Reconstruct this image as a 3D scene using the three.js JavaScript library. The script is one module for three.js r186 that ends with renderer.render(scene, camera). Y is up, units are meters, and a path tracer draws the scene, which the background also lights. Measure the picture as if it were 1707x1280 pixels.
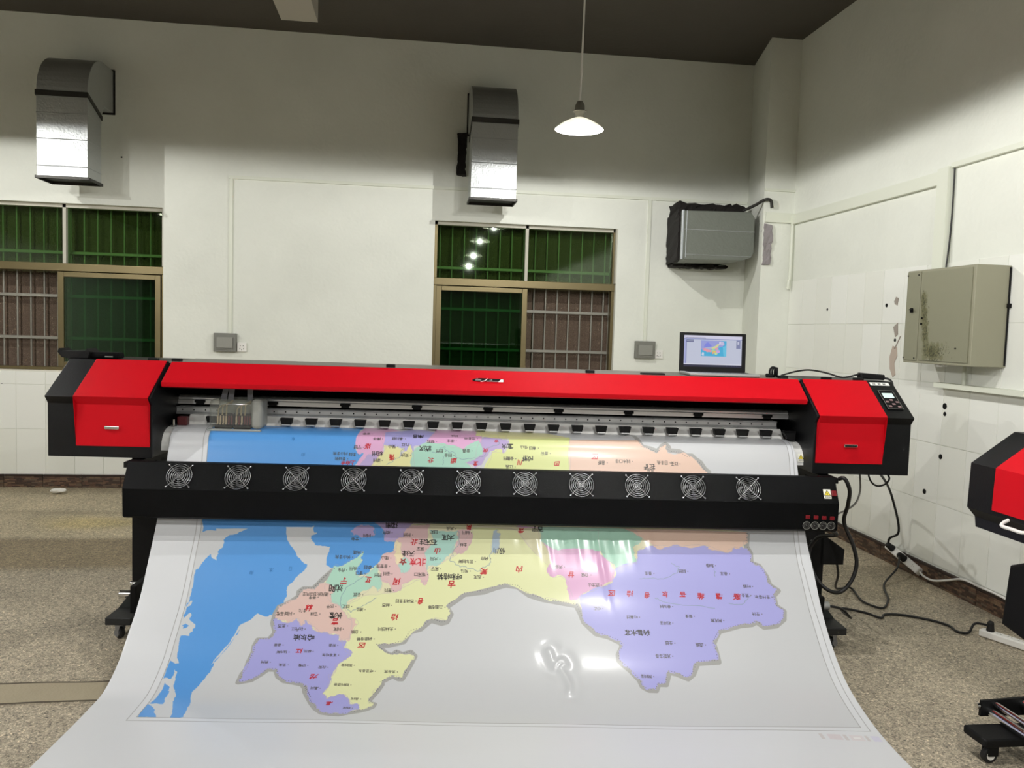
import * as THREE from 'three';
import { mergeGeometries } from 'three/addons/utils/BufferGeometryUtils.js';
import { RoundedBoxGeometry } from 'three/addons/geometries/RoundedBoxGeometry.js';

// ---------------------------------------------------------------- camera, light, exposure
const scene = new THREE.Scene();
scene.background = new THREE.Color(0x000000);                          // night outside the windows
const R = Math.PI / 180;
const camera = new THREE.PerspectiveCamera(2 * Math.atan(640 / 1365) / R, 1707 / 1280, 0.05, 60);
camera.position.set(0, 1.55, 0);
camera.rotation.set(-3.78 * R, -7.1 * R, 1.75 * R, 'YXZ');
const renderer = new THREE.WebGLRenderer({ antialias: true });
renderer.toneMapping = THREE.LinearToneMapping;
renderer.toneMappingExposure = 1.0;
renderer.shadowMap.enabled = true;
const LAMP_COLOR = new THREE.Color(1.0, 0.99, 0.965), LAMP_POWER = 12.5, LAMP_Y = 3.0;
const LAMP_SPOTS = [[1.165, -5.9, 0.48], [1.2, -3.4, 0.6], [1.1, -2.05, 0.6], [1.2, 0.7, 1], [1.3, 3.5, 1], [-3.6, -5.9, 0.44], [-3.6, -2.9, 1], [-3.6, 0.1, 1.1], [-3.6, 3.1, 1]]; // x, z, strength of the bulb;
// ---------------------------------------------------------------- helpers
let seed = 20240611;
const rnd = () => { seed = (seed + 0x6d2b79f5) | 0; let t = Math.imul(seed ^ (seed >>> 15), 1 | seed); t = (t + Math.imul(t ^ (t >>> 7), 61 | t)) ^ t; return ((t ^ (t >>> 14)) >>> 0) / 4294967296; };
const used = {};
const numbered = (name) => { const n = used[name] = (used[name] ?? -1) + 1; return n ? `${name}_${String(n).padStart(3, '0')}` : name; };
const V = (x, y, z) => new THREE.Vector3(x, y, z);
const shade = (m) => { m.castShadow = true; m.receiveShadow = true; return m; };
function merge(list) {
  list = [].concat(list);
  const flat = list.map((g) => { const f = g.index ? g.toNonIndexed() : g; for (const k of Object.keys(f.attributes)) if (!['position', 'normal', 'uv'].includes(k)) f.deleteAttribute(k); return f; });
  return flat.length > 1 ? mergeGeometries(flat) : flat[0].clone();
}
// metres as texture coordinates, taken along the axis each face looks to
function metres(g) {
  const p = g.attributes.position, n = g.attributes.normal, uv = new Float32Array(p.count * 2);
  for (let i = 0; i < p.count; i++) {
    const a = [Math.abs(n.getX(i)), Math.abs(n.getY(i)), Math.abs(n.getZ(i))], k = a.indexOf(Math.max(...a));
    uv[2 * i] = k === 0 ? p.getZ(i) : p.getX(i); uv[2 * i + 1] = k === 1 ? p.getZ(i) : p.getY(i);
  }
  g.setAttribute('uv', new THREE.BufferAttribute(uv, 2)); return g;
}
const box = (x0, y0, z0, x1, y1, z1) => new THREE.BoxGeometry(x1 - x0, y1 - y0, z1 - z0).translate((x0 + x1) / 2, (y0 + y1) / 2, (z0 + z1) / 2);
const rbox = (x0, y0, z0, x1, y1, z1, r = 0.004, s = 2) => new RoundedBoxGeometry(x1 - x0, y1 - y0, z1 - z0, s, r).translate((x0 + x1) / 2, (y0 + y1) / 2, (z0 + z1) / 2);
function rod(a, b, r, seg = 16, r2 = r) {
  const d = b.clone().sub(a);
  return new THREE.CylinderGeometry(r2, r, d.length(), seg).applyQuaternion(new THREE.Quaternion().setFromUnitVectors(V(0, 1, 0), d.clone().normalize())).translate((a.x + b.x) / 2, (a.y + b.y) / 2, (a.z + b.z) / 2);
}
const tube = (pts, r, seg = 80, sides = 8) => new THREE.TubeGeometry(new THREE.CatmullRomCurve3(pts, false, 'centripetal'), seg, r, sides);
function outline(pts) { const s = new THREE.Shape(); pts.forEach((p, i) => (i ? s.lineTo(...p) : s.moveTo(...p))); s.closePath(); return s; }
const bevelled = (depth, b) => ({ depth: depth - 2 * b, bevelEnabled: b > 0, bevelThickness: b, bevelSize: b, bevelOffset: -b, bevelSegments: 2, curveSegments: 16 });
// a profile of [z, y] points swept along x
const sweepX = (pts, x0, x1, b = 0) => new THREE.ExtrudeGeometry(outline(pts.map(([z, y]) => [-z, y])), bevelled(x1 - x0, b)).translate(0, 0, b).rotateY(Math.PI / 2).translate(x0, 0, 0);
// a profile of [x, y] points swept along z
const sweepZ = (pts, z0, z1, b = 0) => new THREE.ExtrudeGeometry(outline(pts), bevelled(z1 - z0, b)).translate(0, 0, z0 + b);
// a strip of sheet: a line of [z, y] points given a thickness towards its left side
function strip(pts, t) {
  const back = pts.map(([z, y], i) => {
    const a = pts[Math.max(0, i - 1)], c = pts[Math.min(pts.length - 1, i + 1)], dz = c[0] - a[0], dy = c[1] - a[1], l = Math.hypot(dz, dy);
    return [z + dy / l * t, y - dz / l * t];
  });
  return [...pts, ...back.reverse()];
}
const TURN = -4.5 * R;                                                 // how the big printer stands to the room
const toRoom = ([u, y, w]) => V(u, y, w).applyAxisAngle(V(0, 1, 0), TURN);
// a thing: a Group at its base; its parts are drawn in room (or printer) coordinates and moved to the base
function thing(name, label, category, base, { group, printer = false, kind, plain } = {}) {
  const root = new THREE.Group(); root.name = plain ? name : numbered(name);
  root.position.copy(printer ? toRoom(base) : V(...base)); if (printer) root.rotation.y = TURN;
  if (label) root.userData.label = label;
  if (category) root.userData.category = category;
  if (group) root.userData.group = group;
  if (kind) root.userData.kind = kind;
  scene.add(root);
  const part = (pn, geos, mat, parent = root, uvm = false) => {
    let g = merge(geos); if (uvm) metres(g);
    g = g.translate(-base[0], -base[1], -base[2]);
    const m = shade(new THREE.Mesh(g, mat)); m.name = pn; parent.add(m); return m;
  };
  const place = (pn, g, mat, at, rot, parent = root) => {               // shares its geometry between alike parts
    const m = shade(new THREE.Mesh(g, mat)); m.name = pn; m.position.set(at[0] - base[0], at[1] - base[1], at[2] - base[2]); if (rot) m.rotation.set(...rot); parent.add(m); return m;
  };
  return { root, part, place };
}
function single(name, label, category, geos, mat, opts = {}) {          // a thing that is one mesh, its origin at the middle of its base
  let g = merge(geos); if (opts.uvm) metres(g);
  g.computeBoundingBox(); const b = g.boundingBox, c = [(b.min.x + b.max.x) / 2, b.min.y, (b.min.z + b.max.z) / 2];
  g.translate(-c[0], -c[1], -c[2]);
  const m = shade(new THREE.Mesh(g, mat)); m.name = opts.plain ? name : numbered(name);
  m.position.copy(opts.printer ? toRoom(c) : V(...c)); if (opts.printer) m.rotation.y = TURN;
  if (label) m.userData.label = label;
  if (category) m.userData.category = category;
  if (opts.group) m.userData.group = opts.group;
  if (opts.kind) m.userData.kind = opts.kind;
  scene.add(m); return m;
}
const struct = (name, geos, mat, uvm = true) => single(name, null, null, geos, mat, { kind: 'structure', plain: true, uvm });
// ---------------------------------------------------------------- textures
function canvasTexture(w, h, draw, { repeat = false, data = false } = {}) {
  const c = document.createElement('canvas'); c.width = w; c.height = h; const ctx = c.getContext('2d'); draw(ctx, w, h);
  const t = new THREE.CanvasTexture(c); if (!data) t.colorSpace = THREE.SRGBColorSpace; if (repeat) t.wrapS = t.wrapT = THREE.RepeatWrapping; return t;
}
const lattice = (() => { const a = new Float32Array(65536); for (let i = 0; i < 65536; i++) a[i] = rnd(); return a; })();
function noise(x, y, period) {                                          // value noise that repeats after `period` cells
  const xi = Math.floor(x), yi = Math.floor(y), fx = x - xi, fy = y - yi, s = fx * fx * (3 - 2 * fx), t = fy * fy * (3 - 2 * fy);
  const at = (i, j) => lattice[((((i % period) + period) % period) * 251 + (((j % period) + period) % period) * 17 + period * 31) & 65535];
  return (at(xi, yi) * (1 - s) + at(xi + 1, yi) * s) * (1 - t) + (at(xi, yi + 1) * (1 - s) + at(xi + 1, yi + 1) * s) * t;
}
function fbm(x, y, period, n) { let v = 0, a = 0.5; for (let i = 0; i < n; i++, x *= 2, y *= 2, period *= 2, a /= 2) v += a * noise(x, y, period); return v; }
function noiseTexture(size, f, { data = false } = {}) {                 // f(u, v) -> [r, g, b] 0-255
  const d = new Uint8Array(size * size * 4);
  for (let j = 0; j < size; j++) for (let i = 0; i < size; i++) { const c = f(i / size, j / size), k = (j * size + i) * 4; d[k] = c[0]; d[k + 1] = c[1]; d[k + 2] = c[2]; d[k + 3] = 255; }
  const t = new THREE.DataTexture(d, size, size); t.magFilter = THREE.LinearFilter; t.wrapS = t.wrapT = THREE.RepeatWrapping; if (!data) t.colorSpace = THREE.SRGBColorSpace; t.needsUpdate = true; return t;
}
const scaled = (t, sx, sy = sx) => { const c = t.clone(); c.repeat.set(sx, sy); return c; };
const plasterBump = noiseTexture(512, (u, v) => { const n = 255 * (0.6 * fbm(u * 8, v * 8, 8, 4) + 0.4 * fbm(u * 64, v * 64, 64, 2)); return [n, n, n]; }, { data: true });
const plasterMap = noiseTexture(512, (u, v) => { const n = fbm(u * 4, v * 4, 4, 5), k = 228 + 16 * (n - 0.5); return [k - 2, k, k - 10]; });
const fineBump = noiseTexture(256, (u, v) => { const n = 255 * fbm(u * 64, v * 64, 64, 2); return [n, n, n]; }, { data: true });
// ---------------------------------------------------------------- materials
const std = (color, roughness, metalness = 0, more = {}) => new THREE.MeshStandardMaterial({ color, roughness, metalness, ...more });
const phys = (color, roughness, more = {}) => new THREE.MeshPhysicalMaterial({ color, roughness, ...more });
const M = {
  plaster: std(0xffffff, 0.9, 0, { map: scaled(plasterMap, 0.5), bumpMap: scaled(plasterBump, 0.7), bumpScale: 0.004 }),
  ceiling: std(0x524d46, 0.9, 0, { bumpMap: scaled(plasterBump, 0.5), bumpScale: 0.004 }),
  girder: std(0xb5b0a5, 0.85),
  tile: [0xe9eae2, 0xe6e7de, 0xebece5].map((c) => std(c, 0.35)),
  grout: std(0xd6d2c6, 0.9),
  trunk: std(0xdcdfd0, 0.5),
  cable: std(0x0c0b0b, 0.5), greyCable: std(0x8b8983, 0.6), whiteCable: std(0xdedcd6, 0.5),
  blackPaint: phys(0x07080a, 0.45, { specularIntensity: 0.5, bumpMap: scaled(fineBump, 6), bumpScale: 0.0003 }),
  blackBar: phys(0x060708, 0.5, { specularIntensity: 0.2, bumpMap: scaled(fineBump, 6), bumpScale: 0.0003 }),
  blackFlat: phys(0x070708, 0.6, { specularIntensity: 0.4 }), blackDeep: phys(0x040405, 0.9, { specularIntensity: 0.3 }),
  redPaint: phys(0xbd0a19, 0.5, { specularIntensity: 0.25 }),
  steelWhite: phys(0xdadad6, 0.35), feedPlate: std(0xf4f3ef, 0.4),
  alu: std(0xe4e5e6, 0.3, 0.75), aluDull: std(0xb4b5b5, 0.45, 0.7), chrome: std(0xe4e4e4, 0.14, 1), wire: std(0xc8cbce, 0.25, 0.9),
  galv: std(0xb4b7b6, 0.48, 0.75, { bumpMap: scaled(plasterBump, 1.5), bumpScale: 0.004 }), galvDark: std(0x3a3936, 0.5, 0.7),
  galvGrey: std(0x6f736b, 0.5, 0.35, { bumpMap: scaled(plasterBump, 1.2), bumpScale: 0.004 }),
  foam: std(0x16120f, 0.95), whitePlastic: phys(0xe8e6e0, 0.4), greyPlastic: std(0x77776f, 0.45), greyPlasticLight: std(0x8b8b83, 0.45),
  bronze: std(0x6f6446, 0.38, 0.65), bronzeDark: std(0x17140f, 0.6), windowWhite: std(0xb9b6a8, 0.6),
  bar: std(0x8b897f, 0.55, 0.35), screen: std(0x33291f, 0.95),
  glass: phys(new THREE.Color().setRGB(0.66, 0.83, 0.6), 0.02, { transmission: 1, thickness: 0, ior: 1.5 }), glassDark: phys(new THREE.Color().setRGB(0.63, 0.81, 0.66), 0.02, { transmission: 1, thickness: 0, ior: 1.5 }),
  boxPaint: phys(0x868570, 0.45), boxRim: phys(0x918f7a, 0.45),
  rubber: std(0x141312, 0.7), fork: std(0x8e9094, 0.35, 0.7),
  lcd: new THREE.MeshStandardMaterial({ color: 0x222222, emissive: 0xe8fff4, emissiveIntensity: 1.0, roughness: 0.4 }),
  button: std(0x8a6f70, 0.5), redSwitch: new THREE.MeshStandardMaterial({ color: 0x6a0711, roughness: 0.35, emissive: 0x3a0008, emissiveIntensity: 0.5 }),
  clear: phys(0xf2f4f0, 0.08, { transmission: 0.92, thickness: 0, ior: 1.45 }),
  ribbon: std(0x75757c, 0.5), damper: std(0xb9a58b, 0.35), damperRed: std(0x5e1f26, 0.35), paper: std(0xe6e3da, 0.9),
};
// ---------------------------------------------------------------- brush strokes of the map's Chinese lettering
// each glyph: polylines of digit pairs (x, y on a 0-9 grid, y down) and other glyphs set into a box x0 y0 x1 y1
const GLYPH_TEXT = `
口:1118 8188 1888 1181|日:2029898020 2484|目:2029898020 2383 2686|木:0393 5059 5308 5398|林:木@0049 木@5099|氵:2153 1446 2965|工:1181 5158 0898|山:5058 13188883|川:2019 5057 8089
大:0393 505409 5499|太:0393 505409 5499 4658|天:1181 0494 515409 5499|石:0191 4107 口@2499|宀:04029294 5052|亻:6023 4249|禾:7011 0393 5059 5308 5398|土:2474 5158 0898|士:0292 5055 1585|又:1191 8109 2199
家:宀@0093 1484 5408 5569 5879 7698 5327|庄:5051 1292 1209 3575 5359 2999|原:0191 1109 日@3276 6769 4638 7899|北:3039 0333 0837 6068 6899 6493|京:5051 0292 口@2385 5659 3618 6689|津:氵@0039 428284 3494 4676 3898 6069
呼:口@0237 4191 4353 8273 3595 616958|和:禾@0059 口@6298|浩:氵@0039 5032 4282 3494 6054 口@4589|特:1013 0242 2029 0645 5181 3494 6054 3696 7079 4758|银:3003 0333 0545 2329 2947 50808454 5254 5059 5978 6499 8577
乌:5041 212981 8184 2494 949988 0686|鲁:3013 2161 日@2185 0696 口@2799|齐:5051 0191 1777 2188 8117 3649 6669|西:0191 口@1399 4145 6165|宁:宀@0093 0494 5459 5938|济:氵@0039 齐@3099|南:0191 5053 0903939 09039399 3465 6455 2575 2787 5459
武:0171 0393 3539 1519 0888 5099 8091 3555|汉:氵@0039 又@3199|昌:日@1084 日@0599|杭:木@0049 7071 5191 6464 6458 64848999|州:2019 5059 8089 0314 3344 6374|重:7011 0292 日@2286 5059 1888 0999|庆:5051 1292 1209 3494 6439 6499
成:0292 0209 0444 4447 5099 8558 7081|都:0151 2023 6004 0353 日@1449 6069 6080 8063 6385 8566|拉:0242 2029 2918 0645 7071 4191 5367 9374 3999|萨:0191 2023 7073 3439 3463 6345 5363 4494 5659|哈:口@0237 6034 6094 4686 口@4699|尔:2024 2283 8374 5259 5948 3428 6698
滨:氵@0039 6061 3393 3334 9384 5444 4484 4447 3797 5849 7899|长:2029 2947 0494 7043 4499|春:1181 2272 0393 5008 4499 日@3689|沈:氵@0039 323492 9294 6067 6439 6769 6999 9996|阳:1019 1041 4134 3447 4715 日@5199|黑:日@1084 5049 1676 0797 0809 3839 6869 9899|龙:0393 4034 3409 6369 6999 9996 8159 7091
江:氵@0039 工@3199|吉:士@0095 口@2699|辽:1022 0323 2327 0899 317153 5357 5746|河:氵@0039 3191 8189 8978 口@4367|内:1929 1219 129298 9889 5054 5427 5488|蒙:0191 2023 7073 0392 2464 0595 5508 5658 6799|古:0393 5055 口@2599|自:6041 日@2199 2383 2686|治:氵@0039 6043 4384 7294 口@4699|区:0191 0109 0999 2287 8227
新:3031 0151 1233 0353 0555 3339 1608 4658 9062 6269 6595 8589|疆:0131 3133 3303 0353 3649 4938 口@4185 日@4699 0707 5099|维:3003 0343 4306 0646 0858 6044 5259 5292 5595 5797 5999 7279|吾:1191 3126 0595 4175 口@2699|甘:0393 2029 7079 2676 2979|肃:1181 8186 0393 1686 5059 2619 7699|陕:1019 1041 4134 3447 4715 5282 4595 6066 6639 6699
浙:氵@0029 2353 4049 4938 2657 9062 6269 6595 8589|徽:2002 3204 2529 3040 3233 3343 4033 3555 5559 6044 7379 5289|湖:氵@0029 2353 4046 口@2659 606959 6090 9099 6393 6696|四:1219 129298 9819 4246 6266 6676|上:4049 4474 0999|海:氵@0039 5032 4292 4348 3595 4888 8388 6264|市:5051 0292 2428 2484 8488 5359|东:0282 4025 2575 5459 5948 3528 6688
白:5041 日@2199|城:0333 2027 0838 4292 4249 4565 6567 6099 9578|通:1022 0424 2427 0899 口@4197 4484 6067|化:亻@0049 6068 6899 9996 9254|丹:2109 207079 7978 0494 4243|佳:亻@0039 土@3195 土@3599|斯:1017 4047 0252 1444 1555 0757 1808 4858 9062 6269 6595|牡:2129 0242 1213 0646 土@4199|绥:3003 0343 4306 0646 0858 8042 4344 6264 8374 4696 6639|伊:亻@0039 418186 3494 3686 4659
安:宀@0093 4026 2688 0494 7418|平:1181 2334 7364 0595 5159|四:1219 129298 9819 4246 6266|海:氵@0039 5032 4292 4348 3595 4888 8388|连:1022 0424 2427 0899 3191 5144 4494 6069 3696|本:0292 5059 5208 5298 3777|头:2031 1323 0595 6068 6809 6699|包:3013 2181 8186 2353 5356 2656 2399|同:1119 119199 9988 3363 口@3578|张:0131 3133 3303 0336 3638 3827 8063 4494 5059 5977 6499|乐:7021 2104 0494 5059 3528 6688
保:亻@0039 口@4084 3595 6469 6538 6598|定:宀@0093 2474 5459 3549 5776 1899|唐:5051 1191 1109 2272 7275 2575 5056 口@3799|大:0393 505409 5499|乡:5022 2262 6235 3575 7509|阿:1019 1041 4134 3447 3191 8189 口@4367|沙:氵@0029 5058 5888 3543 8393 9329|和:禾@0059 口@6298|田:口@0099 0595 5059|密:宀@0093 1406 2427 2787 5055 1899|吐:口@0237 土@4099|塔:土@0239 3191 5052 7072 6244 6294 5686 口@4699
二:2272 0898|集:3012 2126 6061 2191 2484 2676 5156 0797 5759 5708 5798|乃:1191 3109 6154 5484 8989|五:1181 4137 2474 7477 0898|丰:1181 2474 0898 5059|叶:口@0237 4494 7079|什:亻@0049 4494 7079|克:0191 5053 口@2376 3609 6669 6999|黄:0191 2023 7073 0494 日@2487 3819 6889|九:3033 3309 0373 7379 7999|安:宀@0093 4026 2688 0494 7418|景:日@2084 4454 0595 口@2688 5759|镇:3003 0333 0545 2329 2947 4191 日@5187 0898 5758`;
const GLYPHS = {};
for (const entry of GLYPH_TEXT.split(/[|\n]/).filter(Boolean)) { const [c, d] = entry.split(':'); GLYPHS[c] = d.split(' ').filter(Boolean); }
function glyphLines(c, x0, y0, x1, y1, out) {
  let d = GLYPHS[c];
  if (!d) {                                                            // print too small to read in the photograph: a block of strokes of that density
    const k = c.charCodeAt(0); d = [['1181', '0292', '2272'][k % 3], ['5059', '3039 6069', '1019 8089'][(k >> 2) % 3], ['1484', '0595'][(k >> 4) % 2], ['1888', '2779 7729', '3719 6799'][(k >> 5) % 3]].join(' ').split(' ');
  }
  for (const item of d) {
    if (item[1] === '@') {
      const b = item.slice(2).split('').map((v) => v / 9), w = x1 - x0, h = y1 - y0;
      glyphLines(item[0], x0 + w * b[0], y0 + h * b[1], x0 + w * b[2], y0 + h * b[3], out);
    } else {
      const line = [];
      for (let i = 0; i + 1 < item.length; i += 2) line.push([x0 + (x1 - x0) * item[i] / 9, y0 + (y1 - y0) * item[i + 1] / 9]);
      out.push(line);
    }
  }
}
// draws text centred on x, y with characters of the given size, turned by the given angle
function brush(ctx, text, x, y, size, angle, width, slant = 0) {
  ctx.save(); ctx.translate(x, y); ctx.rotate(angle); ctx.transform(1, 0, -slant, 1, 0, 0);
  ctx.lineWidth = width; ctx.lineCap = 'round'; ctx.lineJoin = 'round';
  const chars = [...text], pitch = size * 1.08;
  chars.forEach((c, i) => {
    const cx = (i - (chars.length - 1) / 2) * pitch, lines = [];
    glyphLines(c, cx - size / 2, -size / 2, cx + size / 2, size / 2, lines);
    for (const l of lines) { ctx.beginPath(); l.forEach((p, k) => (k ? ctx.lineTo(...p) : ctx.moveTo(...p))); ctx.stroke(); }
  });
  ctx.restore();
}
// ---------------------------------------------------------------- the room
const ZB = -7.8, XR = 3.37, H = 4.18;
// floor: worn terrazzo; its speckle repeats, its worn bands and stains are where the photograph shows them
const speckle = noiseTexture(1024, (u, v) => {
  const big = fbm(u * 6, v * 6, 6, 4), mid = fbm(u * 150, v * 150, 150, 2), fine = noise(u * 330, v * 330, 330), grain = noise(u * 620, v * 620, 620);
  let k = 168 + 30 * (big - 0.5) + 90 * (mid - 0.47) + 60 * (grain - 0.5);
  if (fine > 0.78) k += 75 * (fine - 0.72) / 0.28; if (fine < 0.24) k -= 85 * (0.3 - fine) / 0.3;
  return [k * 1.02, k * 0.955, k * 0.83].map((c) => Math.max(30, Math.min(250, c)));
});
const floorBump = noiseTexture(512, (u, v) => { const n = 255 * (0.5 * fbm(u * 80, v * 80, 80, 2) + 0.5 * noise(u * 240, v * 240, 240)); return [n, n, n]; }, { data: true });
{
  const x0 = -8, x1 = XR, z0 = ZB, z1 = 10, parts = [];
  const g = new THREE.PlaneGeometry(x1 - x0, z1 - z0, 280, 340).rotateX(-Math.PI / 2).translate((x0 + x1) / 2, 0, (z0 + z1) / 2);
  parts.push(g.toNonIndexed(), box(x0, -0.2, z0, x1, -0.002, z1).toNonIndexed());
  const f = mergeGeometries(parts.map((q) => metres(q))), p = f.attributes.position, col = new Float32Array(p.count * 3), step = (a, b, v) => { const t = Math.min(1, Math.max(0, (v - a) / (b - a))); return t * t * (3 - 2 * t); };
  for (let i = 0; i < p.count; i++) {
    const x = p.getX(i), z = p.getZ(i), w = 0.14 * (fbm(x * 1.3 + 40, z * 1.3 + 40, 97, 3) - 0.5), n = fbm(x * 2.1 + 60, z * 2.1 + 60, 89, 4);
    let c = [1, 1, 1];
    const blend = (to, a) => { c = c.map((v, k) => v * (1 - a) + to[k] * a); };
    const far = step(-5.15, -5.35, z + w), far2 = step(-5.95, -6.05, z + w * 0.8), left = step(-0.2, -1.0, x);
    blend([0.58, 0.52, 0.4], 0.9 * far * left * (1 - far2));                              // dark worn strip
    blend([1.16, 1.14, 1.03], 0.85 * far2 * left);                                         // smoother pale screed by the wall
    blend([0.78, 0.74, 0.64], step(-6.72, -6.77, z + w * 0.4) * (1 - step(-6.77, -6.9, z + w * 0.4)) * left * 0.8);
    blend([0.6, 0.56, 0.48], step(-7.45, -7.6, z) * 0.5);
    const d = Math.hypot((x + 2.35) / 0.55, (z + 6.45) / 0.32); blend([1.2, 1.1, 0.55], 0.6 * (1 - step(0.3, 1, d + 0.9 * (n - 0.5))));   // yellow stain
    const band = step(-3.62, -3.58, z + w * 0.12) * (1 - step(-3.41, -3.37, z + w * 0.12)) * step(-1.0, -1.15, x); blend([0.98, 0.97, 0.95], band);
    const lines = (1 - step(0, 0.016, Math.abs(z + 3.585 + w * 0.12))) + (1 - step(0, 0.014, Math.abs(z + 3.395 + w * 0.12))); blend([0.62, 0.58, 0.5], Math.min(1, lines) * 0.8 * step(-1.0, -1.15, x));
    const r = step(2.3, 2.9, x) * step(-4.3, -4.7, z); blend([1.16, 1.13, 1.05], 0.6 * r);
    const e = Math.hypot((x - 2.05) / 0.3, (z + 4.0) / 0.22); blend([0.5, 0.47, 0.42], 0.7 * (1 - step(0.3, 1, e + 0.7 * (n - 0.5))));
    const v = 0.86 + 0.3 * n;
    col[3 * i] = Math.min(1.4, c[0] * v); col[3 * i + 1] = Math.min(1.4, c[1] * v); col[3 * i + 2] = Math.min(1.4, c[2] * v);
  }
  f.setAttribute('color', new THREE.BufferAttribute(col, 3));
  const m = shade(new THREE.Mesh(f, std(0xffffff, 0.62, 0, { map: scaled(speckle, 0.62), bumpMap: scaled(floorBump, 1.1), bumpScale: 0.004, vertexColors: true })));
  m.name = 'floor'; m.userData.kind = 'structure'; scene.add(m);
}
{
  // a smoother strip of screed let into the terrazzo, with dark joints along it
  const edge = (z, a) => { const out = []; for (let x = -7.9; x <= -0.5; x += 0.05) out.push([x, -z + a * (fbm(x * 3 + 30, z * 3 + 30, 67, 3) - 0.5)]); return out; };
  const ribbon = (near, far, h) => new THREE.ExtrudeGeometry(outline([...near, ...far.reverse()]), { depth: h, bevelEnabled: false }).rotateX(-Math.PI / 2);
  struct('floor_strip', ribbon(edge(-3.4, 0.03), edge(-3.58, 0.03), 0.0012), std(0xb3a692, 0.7, 0, { map: scaled(plasterMap, 2), bumpMap: scaled(floorBump, 0.8), bumpScale: 0.002 }));
  struct('floor_joint', [ribbon(edge(-3.392, 0.03), edge(-3.403, 0.03), 0.0014), ribbon(edge(-3.577, 0.03), edge(-3.59, 0.035), 0.0014)], std(0x4f473a, 0.9));
}
struct('ceiling', box(-8.2, H, ZB - 0.3, XR + 0.2, H + 0.2, 10.2), M.ceiling);
struct('ceiling_beam', box(-1.1, 3.995, -6.99, -0.81, H, 9.9), M.girder);
struct('wall_left', box(-8.2, 0, ZB - 0.3, -8, H, 10.2), M.plaster);
struct('wall_front', box(-8, 0, 10, XR, H, 10.2), std(0x6d6a62, 0.9));
const WINDOWS = [[-3.99, -2.243, 1.05, 2.553], [0.198, 1.957, 1.05, 2.553]];
// a wall whose tiles are children; only the tiles' joints are its own face
function tiles(wall, cols, rows, make) {
  const o = wall.position;
  for (const [c0, c1] of cols) for (const [r0, r1] of rows) {
    const { size, at } = make(c0, c1, r0, r1);
    const key = size.map((v) => v.toFixed(4)).join(); tileGeo[key] ??= new RoundedBoxGeometry(...size, 1, 0.0012);
    const t = shade(new THREE.Mesh(tileGeo[key], M.tile[Math.floor(rnd() * 3)])); t.name = 'tile';
    t.position.set(at[0] - o.x, at[1] - o.y, at[2] - o.z); wall.add(t);
  }
}
const tileGeo = {};
const spans = (a, b, step) => { const out = []; for (let x = a; x < b - 1e-6; x += step) out.push([x, Math.min(b, x + step)]); return out; };
{
  const s = outline([[-8, 0], [XR + 0.2, 0], [XR + 0.2, H], [-8, H]]);
  for (const [x0, x1, y0, y1] of WINDOWS) s.holes.push(new THREE.Path([[x0, y0], [x1, y0], [x1, y1], [x0, y1]].map((p) => new THREE.Vector2(...p))));
  const back = struct('wall_back', new THREE.ExtrudeGeometry(s, { depth: 0.3, bevelEnabled: false }).translate(0, 0, ZB - 0.3), M.plaster);
  tiles(back, spans(-4.491, 3.2, 0.2475), [[0.118, 0.53], [0.53, 0.932], [0.932, 1.048]], (a, b, c, d) => ({ size: [b - a - 0.003, d - c - 0.003, 0.006], at: [(a + b) / 2, (c + d) / 2, ZB + 0.001] }));
  // scuffs and small drill holes
  const hole = (x, y, r) => { const m = shade(new THREE.Mesh(new THREE.CylinderGeometry(r, r * 0.7, 0.004, 9).rotateX(Math.PI / 2), M.blackFlat)); m.name = 'drill_hole'; m.position.set(x - back.position.x, y - back.position.y, ZB + 0.001 - back.position.z); back.add(m); };
  hole(-2.98, 3.78, 0.02); hole(-2.6, 2.98, 0.008); hole(-3.42, 0.84, 0.012); hole(-3.62, 0.93, 0.009);
}
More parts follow.
